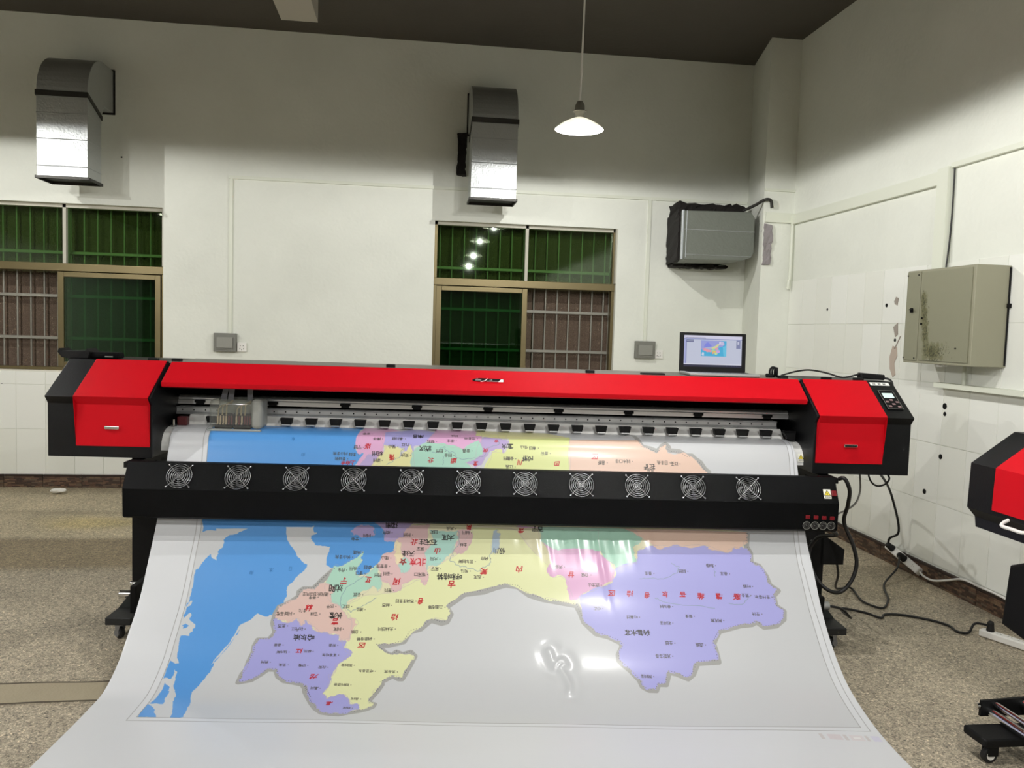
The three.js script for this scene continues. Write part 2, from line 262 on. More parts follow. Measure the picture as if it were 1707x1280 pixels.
{
  const right = struct('wall_right', box(XR, 0, ZB, XR + 0.2, H, 10.2), M.plaster);
  tiles(right, spans(-7.045, -1.9, 0.2475), [[0.13, 0.52], [0.52, 0.9], [0.9, 1.29], [1.29, 1.675], [1.675, 2.06]], (a, b, c, d) => ({ size: [0.006, d - c - 0.003, b - a - 0.003], at: [XR - 0.001, (c + d) / 2, (a + b) / 2] }));
  const mark = (name, geo, mat, y, z) => { const m = shade(new THREE.Mesh(geo, mat)); m.name = name; m.position.set(XR - 0.0045 - right.position.x, y - right.position.y, z - right.position.z); right.add(m); };
  const holes = [[1.794, -6.349, 0.011], [1.806, -5.508, 0.014], [1.56, -5.379, 0.012], [1.328, -5.377, 0.015], [1.151, -4.797, 0.02], [1.102, -4.792, 0.014], [0.827, -4.806, 0.017], [0.575, -4.946, 0.017]];
  for (const [y, z, r] of holes) mark('drill_hole', new THREE.CylinderGeometry(r, r, 0.004, 9).rotateZ(Math.PI / 2), M.blackFlat, y, z);
  const chipMat = std(0x9d948a, 0.95), blob = (pts) => new THREE.ExtrudeGeometry(outline(pts), { depth: 0.003, bevelEnabled: false }).rotateY(-Math.PI / 2);
  mark('paint_chip', blob([[-0.02, 0], [0, 0.03], [0.03, 0.02], [0.02, -0.03], [-0.01, -0.02]]), chipMat, 1.832, -5.394);
  mark('paint_chip', blob([[-0.02, 0.02], [0.03, 0.05], [0.04, -0.03], [0.01, -0.05]]), chipMat, 1.631, -5.387);
  mark('paint_chip', blob([[0.05, 0.05], [0.06, 0.05], [0, -0.04], [-0.01, -0.04]]), chipMat, 1.54, -5.37);
  mark('paint_chip', blob([[0, 0.1], [0.05, 0.09], [0.06, 0.03], [0.03, -0.02], [0.05, -0.1], [0.02, -0.12], [-0.02, -0.06], [-0.03, 0.02]]), std(0xb9aa9d, 0.95), 1.42, -5.4);
}
const pillarShape = outline([[3.25, 7.8], [XR, 7.8], [XR, 7.05], [3.085, 7.05]]);
struct('pillar', new THREE.ExtrudeGeometry(pillarShape, { depth: H, bevelEnabled: false }).rotateX(-Math.PI / 2), M.plaster);
// brown mosaic skirting, tile by tile
const mosaic = (k) => canvasTexture(256, 96, (c, w, h) => {
  c.fillStyle = '#40291d'; c.fillRect(0, 0, w, h);
  for (let y = 0; y < h; y += 12) for (let x = -30; x < w;) { const l = 18 + rnd() * 40; c.fillStyle = ['#5c4232', '#35241a', '#4a3325', '#6b553f', '#2a1c14', '#574a3b'][Math.floor(rnd() * 6)]; c.fillRect(x, y, l - 1.5, 11); x += l; }
  c.globalAlpha = 0.25; for (let i = 0; i < 90; i++) { c.fillStyle = rnd() > 0.5 ? '#a08a70' : '#1a0f0a'; c.fillRect(rnd() * w, rnd() * h, 4 + rnd() * 8, 1 + rnd() * 3); }
});
const skirtMats = [0, 1, 2].map((k) => std(0xffffff, 0.5, 0, { map: mosaic(k) })), capMat = std(0x2a1811, 0.5);
const skirtGeo = new RoundedBoxGeometry(0.33, 0.1, 0.014, 1, 0.003), capGeo = new RoundedBoxGeometry(0.33, 0.016, 0.02, 1, 0.003);
{
  const g = new RoundedBoxGeometry(0.33, 0.1, 0.014, 1, 0.003); const p = g.attributes.position, uv = g.attributes.uv; for (let i = 0; i < p.count; i++) uv.setXY(i, p.getX(i) / 0.33 + 0.5, p.getY(i) / 0.1 + 0.5);
  const run = (name, n, at, turn, base) => {
    const { root, part } = thing(name, null, null, base, { kind: 'structure', plain: true });
    for (let i = 0; i < n; i++) {
      for (const [pn, geo, mat, y] of [['skirting_tile', g, skirtMats[Math.floor(rnd() * 3)], 0.05], ['skirting_cap', capGeo, capMat, 0.11]]) { const m = shade(new THREE.Mesh(geo, mat)); m.name = pn; const q = at(i); m.position.set(q[0] - base[0], y, q[1] - base[2]); m.rotation.y = turn; root.add(m); }
    }
  };
  run('baseboard_back', 23, (i) => [-4.44 + i * 0.333, ZB + 0.009], 0, [-0.6, 0, ZB + 0.009]);
  run('baseboard_right', 16, (i) => [XR - 0.009, -6.88 + i * 0.333], -Math.PI / 2, [XR - 0.009, 0, -4.4]);
}
// cable trunking
struct('trim_1', box(-1.672, 2.84, ZB, 3.235, 2.868, ZB + 0.016), M.trunk);
struct('trim_2', box(-1.666, 1.44, ZB, -1.636, 2.84, ZB + 0.014), M.trunk);
struct('trim_3', box(2.246, 1.48, ZB, 2.276, 2.84, ZB + 0.014), M.trunk);
struct('trim_4', [box(3.085, 2.85, -7.05, XR, 2.87, -7.035), box(3.1, 2.575, -7.05, XR, 2.66, -7.02)], M.trunk);
struct('trim_5', [box(XR - 0.035, 2.562, -7.03, XR, 2.645, -4.97), box(XR - 0.03, 2.648, -4.85, XR, 2.68, -1.9)], M.trunk);
struct('trim_6', [box(XR - 0.04, 2.0, -4.97, XR, 2.66, -4.86), box(XR - 0.045, 2.02, -4.868, XR - 0.005, 2.66, -4.855)], M.trunk);
struct('trim_7', [box(XR - 0.07, 1.27, -4.83, XR, 1.3, -1.9), rod(V(XR - 0.03, 1.3, -4.6), V(XR - 0.03, 1.43, -4.6), 0.012)], M.trunk);
single('hanging_conduit', 'short white conduit hanging down the corner beside the pillar, its end hooked', 'pipe', [tube([V(3.345, 2.575, -7.01), V(3.34, 2.3, -7.0), V(3.335, 2.02, -6.995), V(3.325, 1.985, -6.99), V(3.322, 2.03, -6.985), V(3.326, 2.07, -6.985)], 0.014, 60)], M.trunk);
// ---------------------------------------------------------------- windows
function makeWindow(n, [x0, x1, y0, y1], sash) {                       // sash: which lower half the doubled sliding sash fills
  const z = -7.9, t = 0.028, xm = (x0 + x1) / 2 + 0.006, yt = [1.955, 2.025];
  const { root, part } = thing(`window_${n}`, null, null, [(x0 + x1) / 2, y0, z], { kind: 'structure', plain: true });
  part('window_frame', [box(x0, y0, z - 0.05, x0 + t, y1, z + 0.04), box(x1 - t, y0, z - 0.05, x1, y1, z + 0.04), box(x0, y0, z - 0.05, x1, y0 + 0.04, z + 0.04), rbox(x0, yt[0], z - 0.05, x1, yt[1], z + 0.05)], M.bronze);
  part('window_frame', [box(x0, y1 - 0.03, z - 0.05, x1, y1, z + 0.04), box(xm - 0.014, yt[1], z - 0.04, xm + 0.014, y1, z + 0.04), box(x1 - 0.012, yt[1], z + 0.0, x1 - 0.001, y1, z + 0.095)], M.windowWhite);
  for (const [a, b] of [[x0 + t, xm - 0.014], [xm + 0.014, x1 - t]]) part('pane', box(a, yt[1], z - 0.004, b, y1 - 0.03, z), M.glass);
  const [a, b] = sash === 'left' ? [x0 + t, xm + 0.02] : [xm - 0.06, x1 - t - 0.012], w = 0.05;
  for (const [k, dz] of [[0, 0.025], [1, -0.015]]) {
    const sf = part('sash_frame', [rbox(a, y0 + 0.04, z + dz - 0.014, a + w, yt[0] - 0.006, z + dz + 0.014, 0.003), rbox(b - w, y0 + 0.04, z + dz - 0.014, b, yt[0] - 0.006, z + dz + 0.014, 0.003), rbox(a + w, yt[0] - 0.05, z + dz - 0.012, b - w, yt[0] - 0.006, z + dz + 0.012, 0.003), rbox(a + w, y0 + 0.04, z + dz - 0.012, b - w, y0 + 0.09, z + dz + 0.012, 0.003)], M.bronze);
    part('pane', box(a + w, y0 + 0.09, z + dz - 0.002, b - w, yt[0] - 0.05, z + dz + 0.002), M.glassDark, sf);
  }
  // welded burglar bars outside, and the dark insect screen behind them
  for (const y of [1.35, 1.735, 2.13]) part('cross_bar', rbox(x0 + 0.01, y - 0.014, z - 0.105, x1 - 0.01, y + 0.014, z - 0.09, 0.004), M.bar);
  for (let x = x0 + 0.06; x < x1 - 0.02; x += 0.1165) part('bar', rod(V(x, y0, z - 0.118), V(x, y1, z - 0.118), 0.008, 10), M.bar);
  const mesh = canvasTexture(256, 256, (c, w2, h2) => { c.fillStyle = '#5d4d40'; c.fillRect(0, 0, w2, h2); c.strokeStyle = '#74665a'; for (let i = 0; i < 256; i += 8) { c.beginPath(); c.moveTo(i, 0); c.lineTo(i, 256); c.moveTo(0, i); c.lineTo(256, i); c.stroke(); } }, { repeat: true });
  part('insect_screen', box(x0, y0, z - 0.2, x1, y1, z - 0.19), std(0xffffff, 0.95, 0, { map: scaled(mesh, 6), bumpMap: scaled(plasterBump, 3), bumpScale: 0.02 }), root, true);
  part('window_sill', box(x0, y0 - 0.0, z - 0.2, x1, y0 + 0.012, ZB), M.grout);
}
makeWindow(1, WINDOWS[0], 'right');
makeWindow(2, WINDOWS[1], 'left');
// ---------------------------------------------------------------- pendant lamps
const shadeMat = phys(0xf4f2ea, 1, { transmission: 0.32, thickness: 0 });
function lamp(x, z, strength, label, group) {
  const y = LAMP_Y + (x < 0 ? 0.1 : z === -3.4 ? 0.07 : 0), { root, part } = thing('pendant_lamp', label, 'lamp', [x, y, z], { group });
  const prof = [[0.03, 0.085], [0.045, 0.08], [0.09, 0.06], [0.14, 0.032], [0.173, 0.006], [0.1755, 0.0], [0.173, 0.0], [0.138, 0.026], [0.088, 0.054], [0.044, 0.073], [0.03, 0.078], [0.03, 0.085]].map((p) => new THREE.Vector2(...p));
  part('lamp_shade', new THREE.LatheGeometry(prof, 48).translate(x, y, z), shadeMat);
  part('lamp_socket', [new THREE.LatheGeometry([[0.0, 0.205], [0.02, 0.2], [0.034, 0.17], [0.036, 0.135], [0.05, 0.132], [0.05, 0.124], [0.034, 0.122], [0.033, 0.09], [0.02, 0.086], [0.0, 0.086]].map((p) => new THREE.Vector2(...p)), 24).translate(x, y, z), rod(V(x, y + 0.06, z), V(x, y + 0.1, z), 0.03, 20)], std(0x6f6d63, 0.6));
  part('cord', rod(V(x, y + 0.2, z), V(x + 0.01, H, z), 0.007, 10), M.whitePlastic);
  part('light_bulb', new THREE.SphereGeometry(0.026, 20, 14).translate(x, y + 0.024, z), new THREE.MeshStandardMaterial({ color: 0xffffff, emissive: LAMP_COLOR, emissiveIntensity: 6 }));
  const l = new THREE.PointLight(LAMP_COLOR, LAMP_POWER * strength); l.name = 'lamp_light'; l.castShadow = true; l.shadow.radius = 0.35; l.position.set(0, 0.004, 0); root.add(l);
}
LAMP_SPOTS.forEach(([x, z, strength], i) => lamp(x, z, strength, i === 0 ? 'glowing white pendant lamp on a long cord, right of the middle duct' : 'white pendant lamp of the rows hanging outside the picture', i ? 'pendant lamps outside the picture' : undefined));
// ---------------------------------------------------------------- the big red and black printer (printer coordinates: x along it, z towards the camera)
const mirror = (u) => 0.149 - u;
const SLANT = Math.atan2(0.245, 0.166), slantAt = (t) => [-4.165 + 0.245 * t / 0.296, 1.34 - 0.166 * t / 0.296];
// a small block lying on the slanted front: u0-u1 across, t0-t1 down the slope, h0-h1 above it
function onSlant(u0, u1, t0, t1, h0, h1, r = 0) {
  const g = r ? new RoundedBoxGeometry(u1 - u0, t1 - t0, h1 - h0, 2, r) : new THREE.BoxGeometry(u1 - u0, t1 - t0, h1 - h0);
  g.translate(0, 0, (h0 + h1) / 2).rotateX(-SLANT); const [z, y] = slantAt((t0 + t1) / 2);
  return g.translate((u0 + u1) / 2, y, z);
}
const PR = thing('wide_format_printer', 'long red and black wide-format printer with a row of fans, feeding out the map banner', 'printer', [0.0745, 0, -4.3], { printer: true });
{
  const { part, place, root } = PR;
  const body = [[-4.165, 1.34], [-3.92, 1.174], [-3.95, 1.139], [-3.95, 0.886], [-4.68, 0.886], [-4.68, 1.2], [-4.55, 1.34]];
  const face = [[-4.163, 1.3388], [-3.92, 1.174], [-3.95, 1.139], [-3.95, 0.94]];
  const cabinet = (u0, u1, d0, d1) => {
    const c = part('end_cabinet', sweepX(body, u0, u1, 0.004), M.blackPaint);
    part('cabinet_door', sweepX(strip(face, -0.005), d0, d1, 0.0015), M.redPaint, c);
    const m = (d0 + d1) / 2; part('door_handle', [rbox(m - 0.034, 1.022, -3.945, m + 0.034, 1.038, -3.93, 0.004)], M.chrome, c);
    return c;
  };
  cabinet(-2.017, -1.53, -1.884, -1.54);
  cabinet(1.68, 2.168, 1.692, 2.03);
  // control panel on the right cabinet
  const panel = part('control_panel', onSlant(2.058, 2.137, 0.082, 0.232, 0.0, 0.006, 0.002), M.blackFlat);
  part('panel_border', [onSlant(2.059, 2.136, 0.083, 0.0842, 0.006, 0.0068), onSlant(2.059, 2.136, 0.2298, 0.231, 0.006, 0.0068), onSlant(2.059, 2.0602, 0.083, 0.231, 0.006, 0.0068), onSlant(2.1348, 2.136, 0.083, 0.231, 0.006, 0.0068)], M.greyPlasticLight, panel);
  part('panel_screen', onSlant(2.07, 2.124, 0.106, 0.143, 0.006, 0.007), M.lcd, panel);
  for (const [a, b] of [[0.2, 0.625], [0.51, 0.535], [0.83, 0.636], [0.52, 0.75], [0.22, 0.86], [0.8, 0.886]]) { const u = 2.058 + 0.079 * a, t = 0.082 + 0.15 * b; part('panel_button', onSlant(u - 0.008, u + 0.008, t - 0.006, t + 0.006, 0.006, 0.009, 0.002), M.button, panel); }
  const note = canvasTexture(192, 48, (c, w, h) => { c.fillStyle = '#e8e8e2'; c.fillRect(0, 0, w, h); c.strokeStyle = '#222'; c.lineWidth = 5; for (const x of [30, 46, 84, 98, 132, 148]) { c.beginPath(); c.moveTo(x - 6, 16); c.lineTo(x + 6, 18); c.lineTo(x - 4, 32); c.lineTo(x + 7, 31); c.stroke(); } });
  part('paper_note', onSlant(2.042, 2.142, 0.012, 0.036, 0.0005, 0.002), std(0xffffff, 0.8, 0, { map: note }));
  // middle cover, its badge, and the dark housing behind the slot
  const cover = part('top_cover', sweepX(strip([[-4.16, 1.3366], [-4.022, 1.2431], [-4.027, 1.228], [-4.04, 1.224]], -0.004), -1.515, 1.668, 0.0015), M.redPaint);
  const badgeTex = canvasTexture(512, 96, (c, w, h) => {
    c.fillStyle = '#0b0507'; c.fillRect(0, 0, w, h); c.strokeStyle = '#f2e4e4'; c.lineCap = 'round'; c.fillStyle = '#d8cfcf';
    c.lineWidth = 7; c.beginPath(); c.moveTo(4, 44); c.quadraticCurveTo(40, 10, 90, 12); c.stroke();
    c.lineWidth = 12; c.beginPath(); c.moveTo(140, 84); c.quadraticCurveTo(215, 80, 240, 8); c.stroke();
    c.strokeStyle = '#cfc4c4'; c.lineWidth = 6; for (let x = 60; x < 140; x += 18) { c.beginPath(); c.moveTo(x, 66); c.quadraticCurveTo(x + 4, 30, x + 12, 44); c.stroke(); } c.lineWidth = 5; for (const x of [275, 298]) { c.beginPath(); c.moveTo(x, 58); c.lineTo(x + 8, 34); c.lineTo(x + 16, 58); c.stroke(); } c.fillRect(230, 72, 180, 8);
    c.fillStyle = '#fff'; c.beginPath(); c.moveTo(400, 96); c.lineTo(450, 26); c.lineTo(486, 26); c.lineTo(486, 96); c.fill();
  });
  {
    const s = new THREE.Shape(); s.moveTo(-0.08, 0.0); s.bezierCurveTo(-0.07, 0.016, -0.03, 0.017, -0.005, 0.013); s.lineTo(0.076, 0.011); s.quadraticCurveTo(0.084, 0, 0.076, -0.012); s.lineTo(-0.02, -0.012); s.bezierCurveTo(-0.05, -0.015, -0.075, -0.012, -0.08, 0);
    const g = new THREE.ExtrudeGeometry(s, { depth: 0.002, bevelEnabled: false, curveSegments: 10 }), p = g.attributes.position, uv = g.attributes.uv;
    for (let i = 0; i < p.count; i++) uv.setXY(i, (p.getX(i) + 0.082) / 0.166, (p.getY(i) + 0.016) / 0.033);
    const [z, y] = slantAt(0.088); g.translate(0, 0, 0.0042).rotateX(-SLANT).translate(0.066, y, z);
    part('badge', g, std(0xffffff, 0.35, 0, { map: badgeTex }), cover);
  }
  part('upper_housing', [sweepX([[-4.166, 1.333], [-4.028, 1.238], [-4.042, 1.221], [-4.5, 1.221], [-4.5, 1.333]], -1.53, 1.68), box(-1.53, 0.92, -4.5, 1.68, 1.33, -4.47)], M.blackDeep);
  part('top_plate', [box(-1.53, 1.333, -4.56, 1.68, 1.341, -4.163)], std(0x6b665e, 0.4, 0.3));
  for (const u of [-1.617, -1.5, -0.43, 0.59, 1.6, 1.83, 2.0]) part('hinge', rbox(u - 0.022, 1.337, -4.21, u + 0.022, 1.356, -4.17, 0.004), M.blackFlat);
  part('rubber_pad', rbox(0.86, 1.339, -4.24, 0.98, 1.35, -4.18, 0.004), M.blackFlat);
  // guide rails across the slot
  const rail = part('guide_rail', sweepX([[-4.29, 1.118], [-4.29, 1.139], [-4.297, 1.143], [-4.297, 1.15], [-4.312, 1.163], [-4.36, 1.163], [-4.36, 1.118]], -1.53, 1.68, 0.0008), M.alu);
  for (let k = 0; k < 9; k++) { const u = -1.417 + 0.3725 * k; part('rail_clip', [rbox(u - 0.026, 1.126, -4.292, u + 0.026, 1.141, -4.277, 0.003), rbox(u - 0.02, 1.117, -4.292, u + 0.02, 1.127, -4.279, 0.002)], M.blackFlat, rail); }
  const beam = part('carriage_beam', sweepX([[-4.265, 1.067], [-4.262, 1.074], [-4.27, 1.08], [-4.27, 1.098], [-4.264, 1.106], [-4.33, 1.106], [-4.33, 1.067]], -1.53, 1.61, 0.0008), M.aluDull);
  const screws = []; for (let u = -1.5; u < 1.58; u += 0.0583) screws.push(new THREE.CylinderGeometry(0.0036, 0.0036, 0.004, 8).rotateX(Math.PI / 2).translate(u, 1.09, -4.269));
  part('screw_row', screws, M.blackDeep, beam).userData.kind = 'stuff';
  part('feed_plate', sweepX([[-4.212, 1.0185], [-4.268, 1.066], [-4.274, 1.066], [-4.274, 1.0185]], -1.46, 1.63), M.feedPlate);
  const roller = sweepZ([[-0.03, 0.034], [-0.023, 0.003], [0.023, 0.003], [0.03, 0.034]], -0.03, 0.012, 0.002), grip = new THREE.CylinderGeometry(0.006, 0.006, 0.042, 14).rotateZ(Math.PI / 2);
  for (let k = 0; k < 25; k++) {
    const u = -1.324 + 0.124 * k; if (u > -1.3 && u < -1.07) continue;
    const r = place('pinch_roller', roller, M.blackFlat, [u, 1.033, -4.19]); const w = shade(new THREE.Mesh(grip, M.aluDull)); w.name = 'roller_wheel'; w.position.set(0, 0.0, 0.006); r.add(w);
  }
  // white curved platen
  part('platen', sweepX([[-4.34, 1.015], [-4.2, 1.016], [-4.15, 1.0125], [-4.122, 1.005], [-4.098, 0.993], [-4.08, 0.974], [-4.068, 0.95], [-4.063, 0.93], [-4.061, 0.908], [-4.34, 0.908]], -1.552, 1.697, 0.003), M.steelWhite);
  const warn = canvasTexture(96, 128, (c, w, h) => { c.fillStyle = '#efeee0'; c.fillRect(0, 0, w, h); c.fillStyle = '#e7d23a'; c.strokeStyle = '#1c1a12'; c.lineWidth = 6; c.beginPath(); c.moveTo(48, 14); c.lineTo(88, 84); c.lineTo(8, 84); c.closePath(); c.fill(); c.stroke(); c.lineWidth = 5; c.beginPath(); c.moveTo(48, 38); c.lineTo(42, 58); c.lineTo(54, 58); c.lineTo(48, 76); c.stroke(); c.lineWidth = 3; brush(c, '当心触电', 48, 106, 18, 0, 2.5); });
  const label = (w, h) => new THREE.BoxGeometry(w, h, 0.001), warnMat = std(0xffffff, 0.6, 0, { map: warn });
  place('warning_label', label(0.032, 0.04), warnMat, [1.668, 0.945, -4.0655], [-0.3, 0, 0]);
  part('media_clamp', [rbox(-1.49, 1.02, -4.2, -1.44, 1.065, -4.16, 0.006)], std(0x4b1016, 0.4));
  part('media_clamp', [rod(V(-1.505, 1.02, -4.16), V(-1.505, 1.05, -4.16), 0.008, 12)], M.chrome);
  part('media_clamp', [sweepZ([[1.64, 1.02], [1.61, 1.06], [1.67, 1.062], [1.67, 1.02]], -4.2, -4.15, 0.003)], M.blackFlat);
  // print carriage
  part('carriage_base', rbox(-1.322, 1.004, -4.24, -1.058, 1.014, -4.1, 0.004), std(0x9fa4a2, 0.45));
  part('carriage_housing', [rbox(-1.112, 1.014, -4.24, -1.056, 1.166, -4.115, 0.022, 4), rbox(-1.3, 1.06, -4.25, -1.08, 1.165, -4.215, 0.012)], std(0x9a9b95, 0.4));
  part('carriage_cover', rbox(-1.32, 1.014, -4.212, -1.095, 1.162, -4.112, 0.028, 4), M.clear);
  for (const u0 of [-1.292, -1.2]) {
    const head = part('print_head', [rbox(u0, 1.014, -4.2, u0 + 0.085, 1.03, -4.125, 0.003), rbox(u0 + 0.005, 1.03, -4.2, u0 + 0.08, 1.085, -4.17, 0.004)], std(0x17100f, 0.5));
    for (let k = 0; k < 6; k++) part('ink_damper', [new THREE.CapsuleGeometry(0.0045, 0.03, 4, 8).translate(u0 + 0.008 + k * 0.0138, 1.058, -4.15), new THREE.SphereGeometry(0.005, 8, 6).translate(u0 + 0.008 + k * 0.0138, 1.036, -4.145)], k > 3 || (u0 > -1.25 && k % 2) ? M.damperRed : M.damper, head);
    const tubes = []; for (let k = 0; k < 3; k++) tubes.push(tube([V(u0 + 0.01 + k * 0.02, 1.08, -4.15), V(u0 + 0.02 + k * 0.02, 1.12 + 0.01 * k, -4.14), V(u0 + 0.05 + k * 0.01, 1.135, -4.16), V(u0 + 0.07, 1.15, -4.19)], 0.0035, 16, 6));
    part('ink_tube', tubes, std(0xa79a7c, 0.35), head);
  }
  const ribbon = (u, v) => new THREE.ExtrudeGeometry(outline([[u - 0.014, 1.15], [u + 0.014, 1.15], [v + 0.014, 1.245], [v - 0.014, 1.245]]), { depth: 0.0015, bevelEnabled: false }).translate(0, 0, -4.19);
  for (const [u, v] of [[-1.268, -1.25], [-1.232, -1.222], [-1.135, -1.135]]) part('ribbon_cable', ribbon(u, v), M.ribbon);
  // front bar with the drying fans
  const bar = part('fan_bar', sweepX([[-3.803, 0.632], [-3.79, 0.642], [-3.786, 0.77], [-3.85, 0.886], [-3.884, 0.886], [-3.866, 0.632]], -1.603, 1.752, 0.004), M.blackBar);
  part('bar_bracket', [box(-1.63, 0.852, -4.3, -1.57, 0.878, -3.87), box(-1.63, 0.7, -4.3, -1.6, 0.878, -4.2)], M.blackFlat);
  part('bar_bracket', [box(mirror(-1.57), 0.852, -4.3, mirror(-1.63), 0.878, -3.87), box(mirror(-1.6), 0.7, -4.3, mirror(-1.63), 0.878, -4.2)], M.blackFlat);
  const rings = []; for (let r = 0.009; r < 0.0595; r += 0.0097) rings.push(new THREE.TorusGeometry(r, 0.0009, 6, 48));
  for (const s of [1, -1]) rings.push(new THREE.CylinderGeometry(0.0012, 0.0012, 0.15, 6).rotateZ(s * Math.PI / 4).translate(0, 0, -0.001));
  for (const [x, y] of [[1, 1], [1, -1], [-1, 1], [-1, -1]]) rings.push(new THREE.SphereGeometry(0.0042, 10, 8).scale(1, 1, 0.7).translate(x * 0.0525, y * 0.0525, 0));
  const guard = merge(rings);
  const blades = [new THREE.CylinderGeometry(0.018, 0.018, 0.004, 24).rotateX(Math.PI / 2)];
  for (let k = 0; k < 7; k++) {
    const a = k * 2 * Math.PI / 7, pos = [], idx = [], N = 8;
    for (let i = 0; i <= N; i++) { const r = 0.017 + 0.037 * i / N, sweep = a + 0.75 * (i / N) ** 1.3; for (const [d, z] of [[-0.2, -0.0015], [0, 0.0012], [0.24, 0.003]]) pos.push(r * Math.cos(sweep + d), r * Math.sin(sweep + d), z + 0.0006 * Math.sin(i)); }
    for (let i = 0; i < N; i++) for (let j = 0; j < 2; j++) { const q = i * 3 + j; idx.push(q, q + 3, q + 1, q + 1, q + 3, q + 4); }
    const g = new THREE.BufferGeometry(); g.setAttribute('position', new THREE.Float32BufferAttribute(pos, 3)); g.setAttribute('uv', new THREE.Float32BufferAttribute(new Float32Array(pos.length / 3 * 2), 2)); g.setIndex(idx); g.computeVertexNormals(); blades.push(g.toNonIndexed());
  }
  const rotor = merge(blades), tilt = -Math.atan2(0.064, 0.116), rotorMat = std(0x141518, 0.45, 0.0, { side: THREE.DoubleSide });
  for (let k = 0; k < 11; k++) {
    const at = [-1.352 + 0.2668 * k, 0.827, -3.8145], nz = Math.cos(tilt), ny = -Math.sin(tilt);
    const f = place('fan_rotor', rotor, rotorMat, [at[0], at[1] + ny * 0.004, at[2] + nz * 0.004], [tilt, 0, 0], bar);
    f.rotation.order = 'XYZ'; f.rotation.z = k * 0.9;
    place('fan_guard', guard, M.wire, [at[0], at[1] + ny * 0.0085, at[2] + nz * 0.0085], [tilt, 0, 0], bar);
  }
  place('warning_label', label(0.036, 0.046), warnMat, [1.7, 0.812, -3.8085], [tilt, 0, 0], bar);
  place('main_switch', rbox(-0.012, -0.014, 0, 0.012, 0.014, 0.008, 0.003), M.redSwitch, [1.732, 0.814, -3.811], [tilt, 0, 0], bar);
  const dialTex = canvasTexture(64, 64, (c) => { c.fillStyle = '#0a0a0b'; c.fillRect(0, 0, 64, 64); c.strokeStyle = '#bdbdb9'; c.lineWidth = 2; for (let k = 0; k < 11; k++) { const a = 2.3 + k * 0.5; c.beginPath(); c.moveTo(32 + 20 * Math.cos(a), 32 + 20 * Math.sin(a)); c.lineTo(32 + 26 * Math.cos(a), 32 + 26 * Math.sin(a)); c.stroke(); } c.beginPath(); c.moveTo(20, 24); c.lineTo(36, 34); c.stroke(); });
  for (let k = 0; k < 4; k++) {
    const u = 1.602 + 0.0395 * k;
    place('rocker_switch', rbox(-0.011, -0.009, 0, 0.011, 0.009, 0.007, 0.003), M.redSwitch, [u, 0.704 - 0.0015 * k, -3.789], null, bar);
    place('temperature_dial', mergeGeometries([new THREE.TorusGeometry(0.0185, 0.0011, 6, 36).toNonIndexed()]), M.greyPlasticLight, [u - 0.003, 0.6625, -3.7865], null, bar);
    place('dial_face', new THREE.CircleGeometry(0.0175, 24), std(0xffffff, 0.4, 0, { map: dialTex }), [u - 0.003, 0.6625, -3.7862], null, bar);
  }
  // legs, feet, casters, take-up shafts
  const wheel = new THREE.LatheGeometry([[0.006, -0.011], [0.024, -0.011], [0.028, -0.007], [0.028, 0.007], [0.024, 0.011], [0.006, 0.011]].map((p) => new THREE.Vector2(...p)), 28).rotateZ(Math.PI / 2), hub = new THREE.CylinderGeometry(0.017, 0.017, 0.039, 20).rotateZ(Math.PI / 2);
  const forkGeo = merge([sweepX([[-0.008, -0.006], [0.008, -0.006], [0.026, 0.046], [-0.014, 0.046]], -0.0185, -0.0145, 0.001), sweepX([[-0.008, -0.006], [0.008, -0.006], [0.026, 0.046], [-0.014, 0.046]], 0.0145, 0.0185, 0.001), rbox(-0.0185, 0.041, -0.016, 0.0185, 0.046, 0.028, 0.002)]);
  for (const side of [0, 1]) {
    const X = (a, b) => (side ? [mirror(b), mirror(a)] : [a, b]), [p0, p1] = X(-1.745, -1.6), [f0, f1] = X(-1.745, -1.622), [g0, g1] = X(-1.742, -1.652);
    part('leg', rbox(p0, 0.11, -4.42, p1, 0.9, -4.24, 0.006), M.blackFlat);
    const foot = part('foot', [rbox(f0, 0.074, -4.75, f1, 0.11, -3.93, 0.004)], std(0x131415, 0.55));
    part('shaft_bracket', [rbox(side ? mirror(-1.625) : -1.655, 0.108, -4.26, side ? mirror(-1.655) : -1.625, 0.245, -4.0, 0.004)], M.blackFlat, foot);
    part('gusset', sweepZ(side ? [[mirror(-1.742), 0.11], [mirror(-1.65), 0.11], [mirror(-1.65), 0.2], [mirror(-1.675), 0.198]] : [[-1.742, 0.11], [-1.675, 0.198], [-1.65, 0.2], [-1.65, 0.11]], -4.08, -4.074, 0.001), std(0x2b2f2e, 0.5, 0.3), foot);
    for (const z of [-3.96, -4.68]) {
      const c = (f0 + f1) / 2 - (side ? -0.005 : 0.005);
      const turn = side ? -1.0 : 1.0;
      place('caster_fork', forkGeo, M.fork, [c, 0.028, z - 0.005], [0, turn, 0], foot); place('caster_wheel', wheel, M.rubber, [c, 0.028, z - 0.005], [0, turn, 0], foot); place('caster_hub', hub, M.fork, [c, 0.028, z - 0.005], [0, turn, 0], foot);
    }
  }
  part('take_up_shaft', [rod(V(-1.757, 0.163, -4.13), V(1.86, 0.163, -4.13), 0.02, 24)], M.chrome);
  part('take_up_shaft', [rod(V(-1.712, 0.212, -4.15), V(1.8, 0.212, -4.15), 0.012, 20)], M.chrome);
  part('cross_beam', rbox(-1.62, 0.3, -4.4, 1.77, 0.36, -4.3, 0.006), M.blackFlat);
  part('take_up_motor', [rod(V(1.8, 0.175, -4.08), V(1.86, 0.175, -4.08), 0.022, 24), rbox(1.77, 0.13, -4.1, 1.81, 0.22, -4.05, 0.004)], M.aluDull);
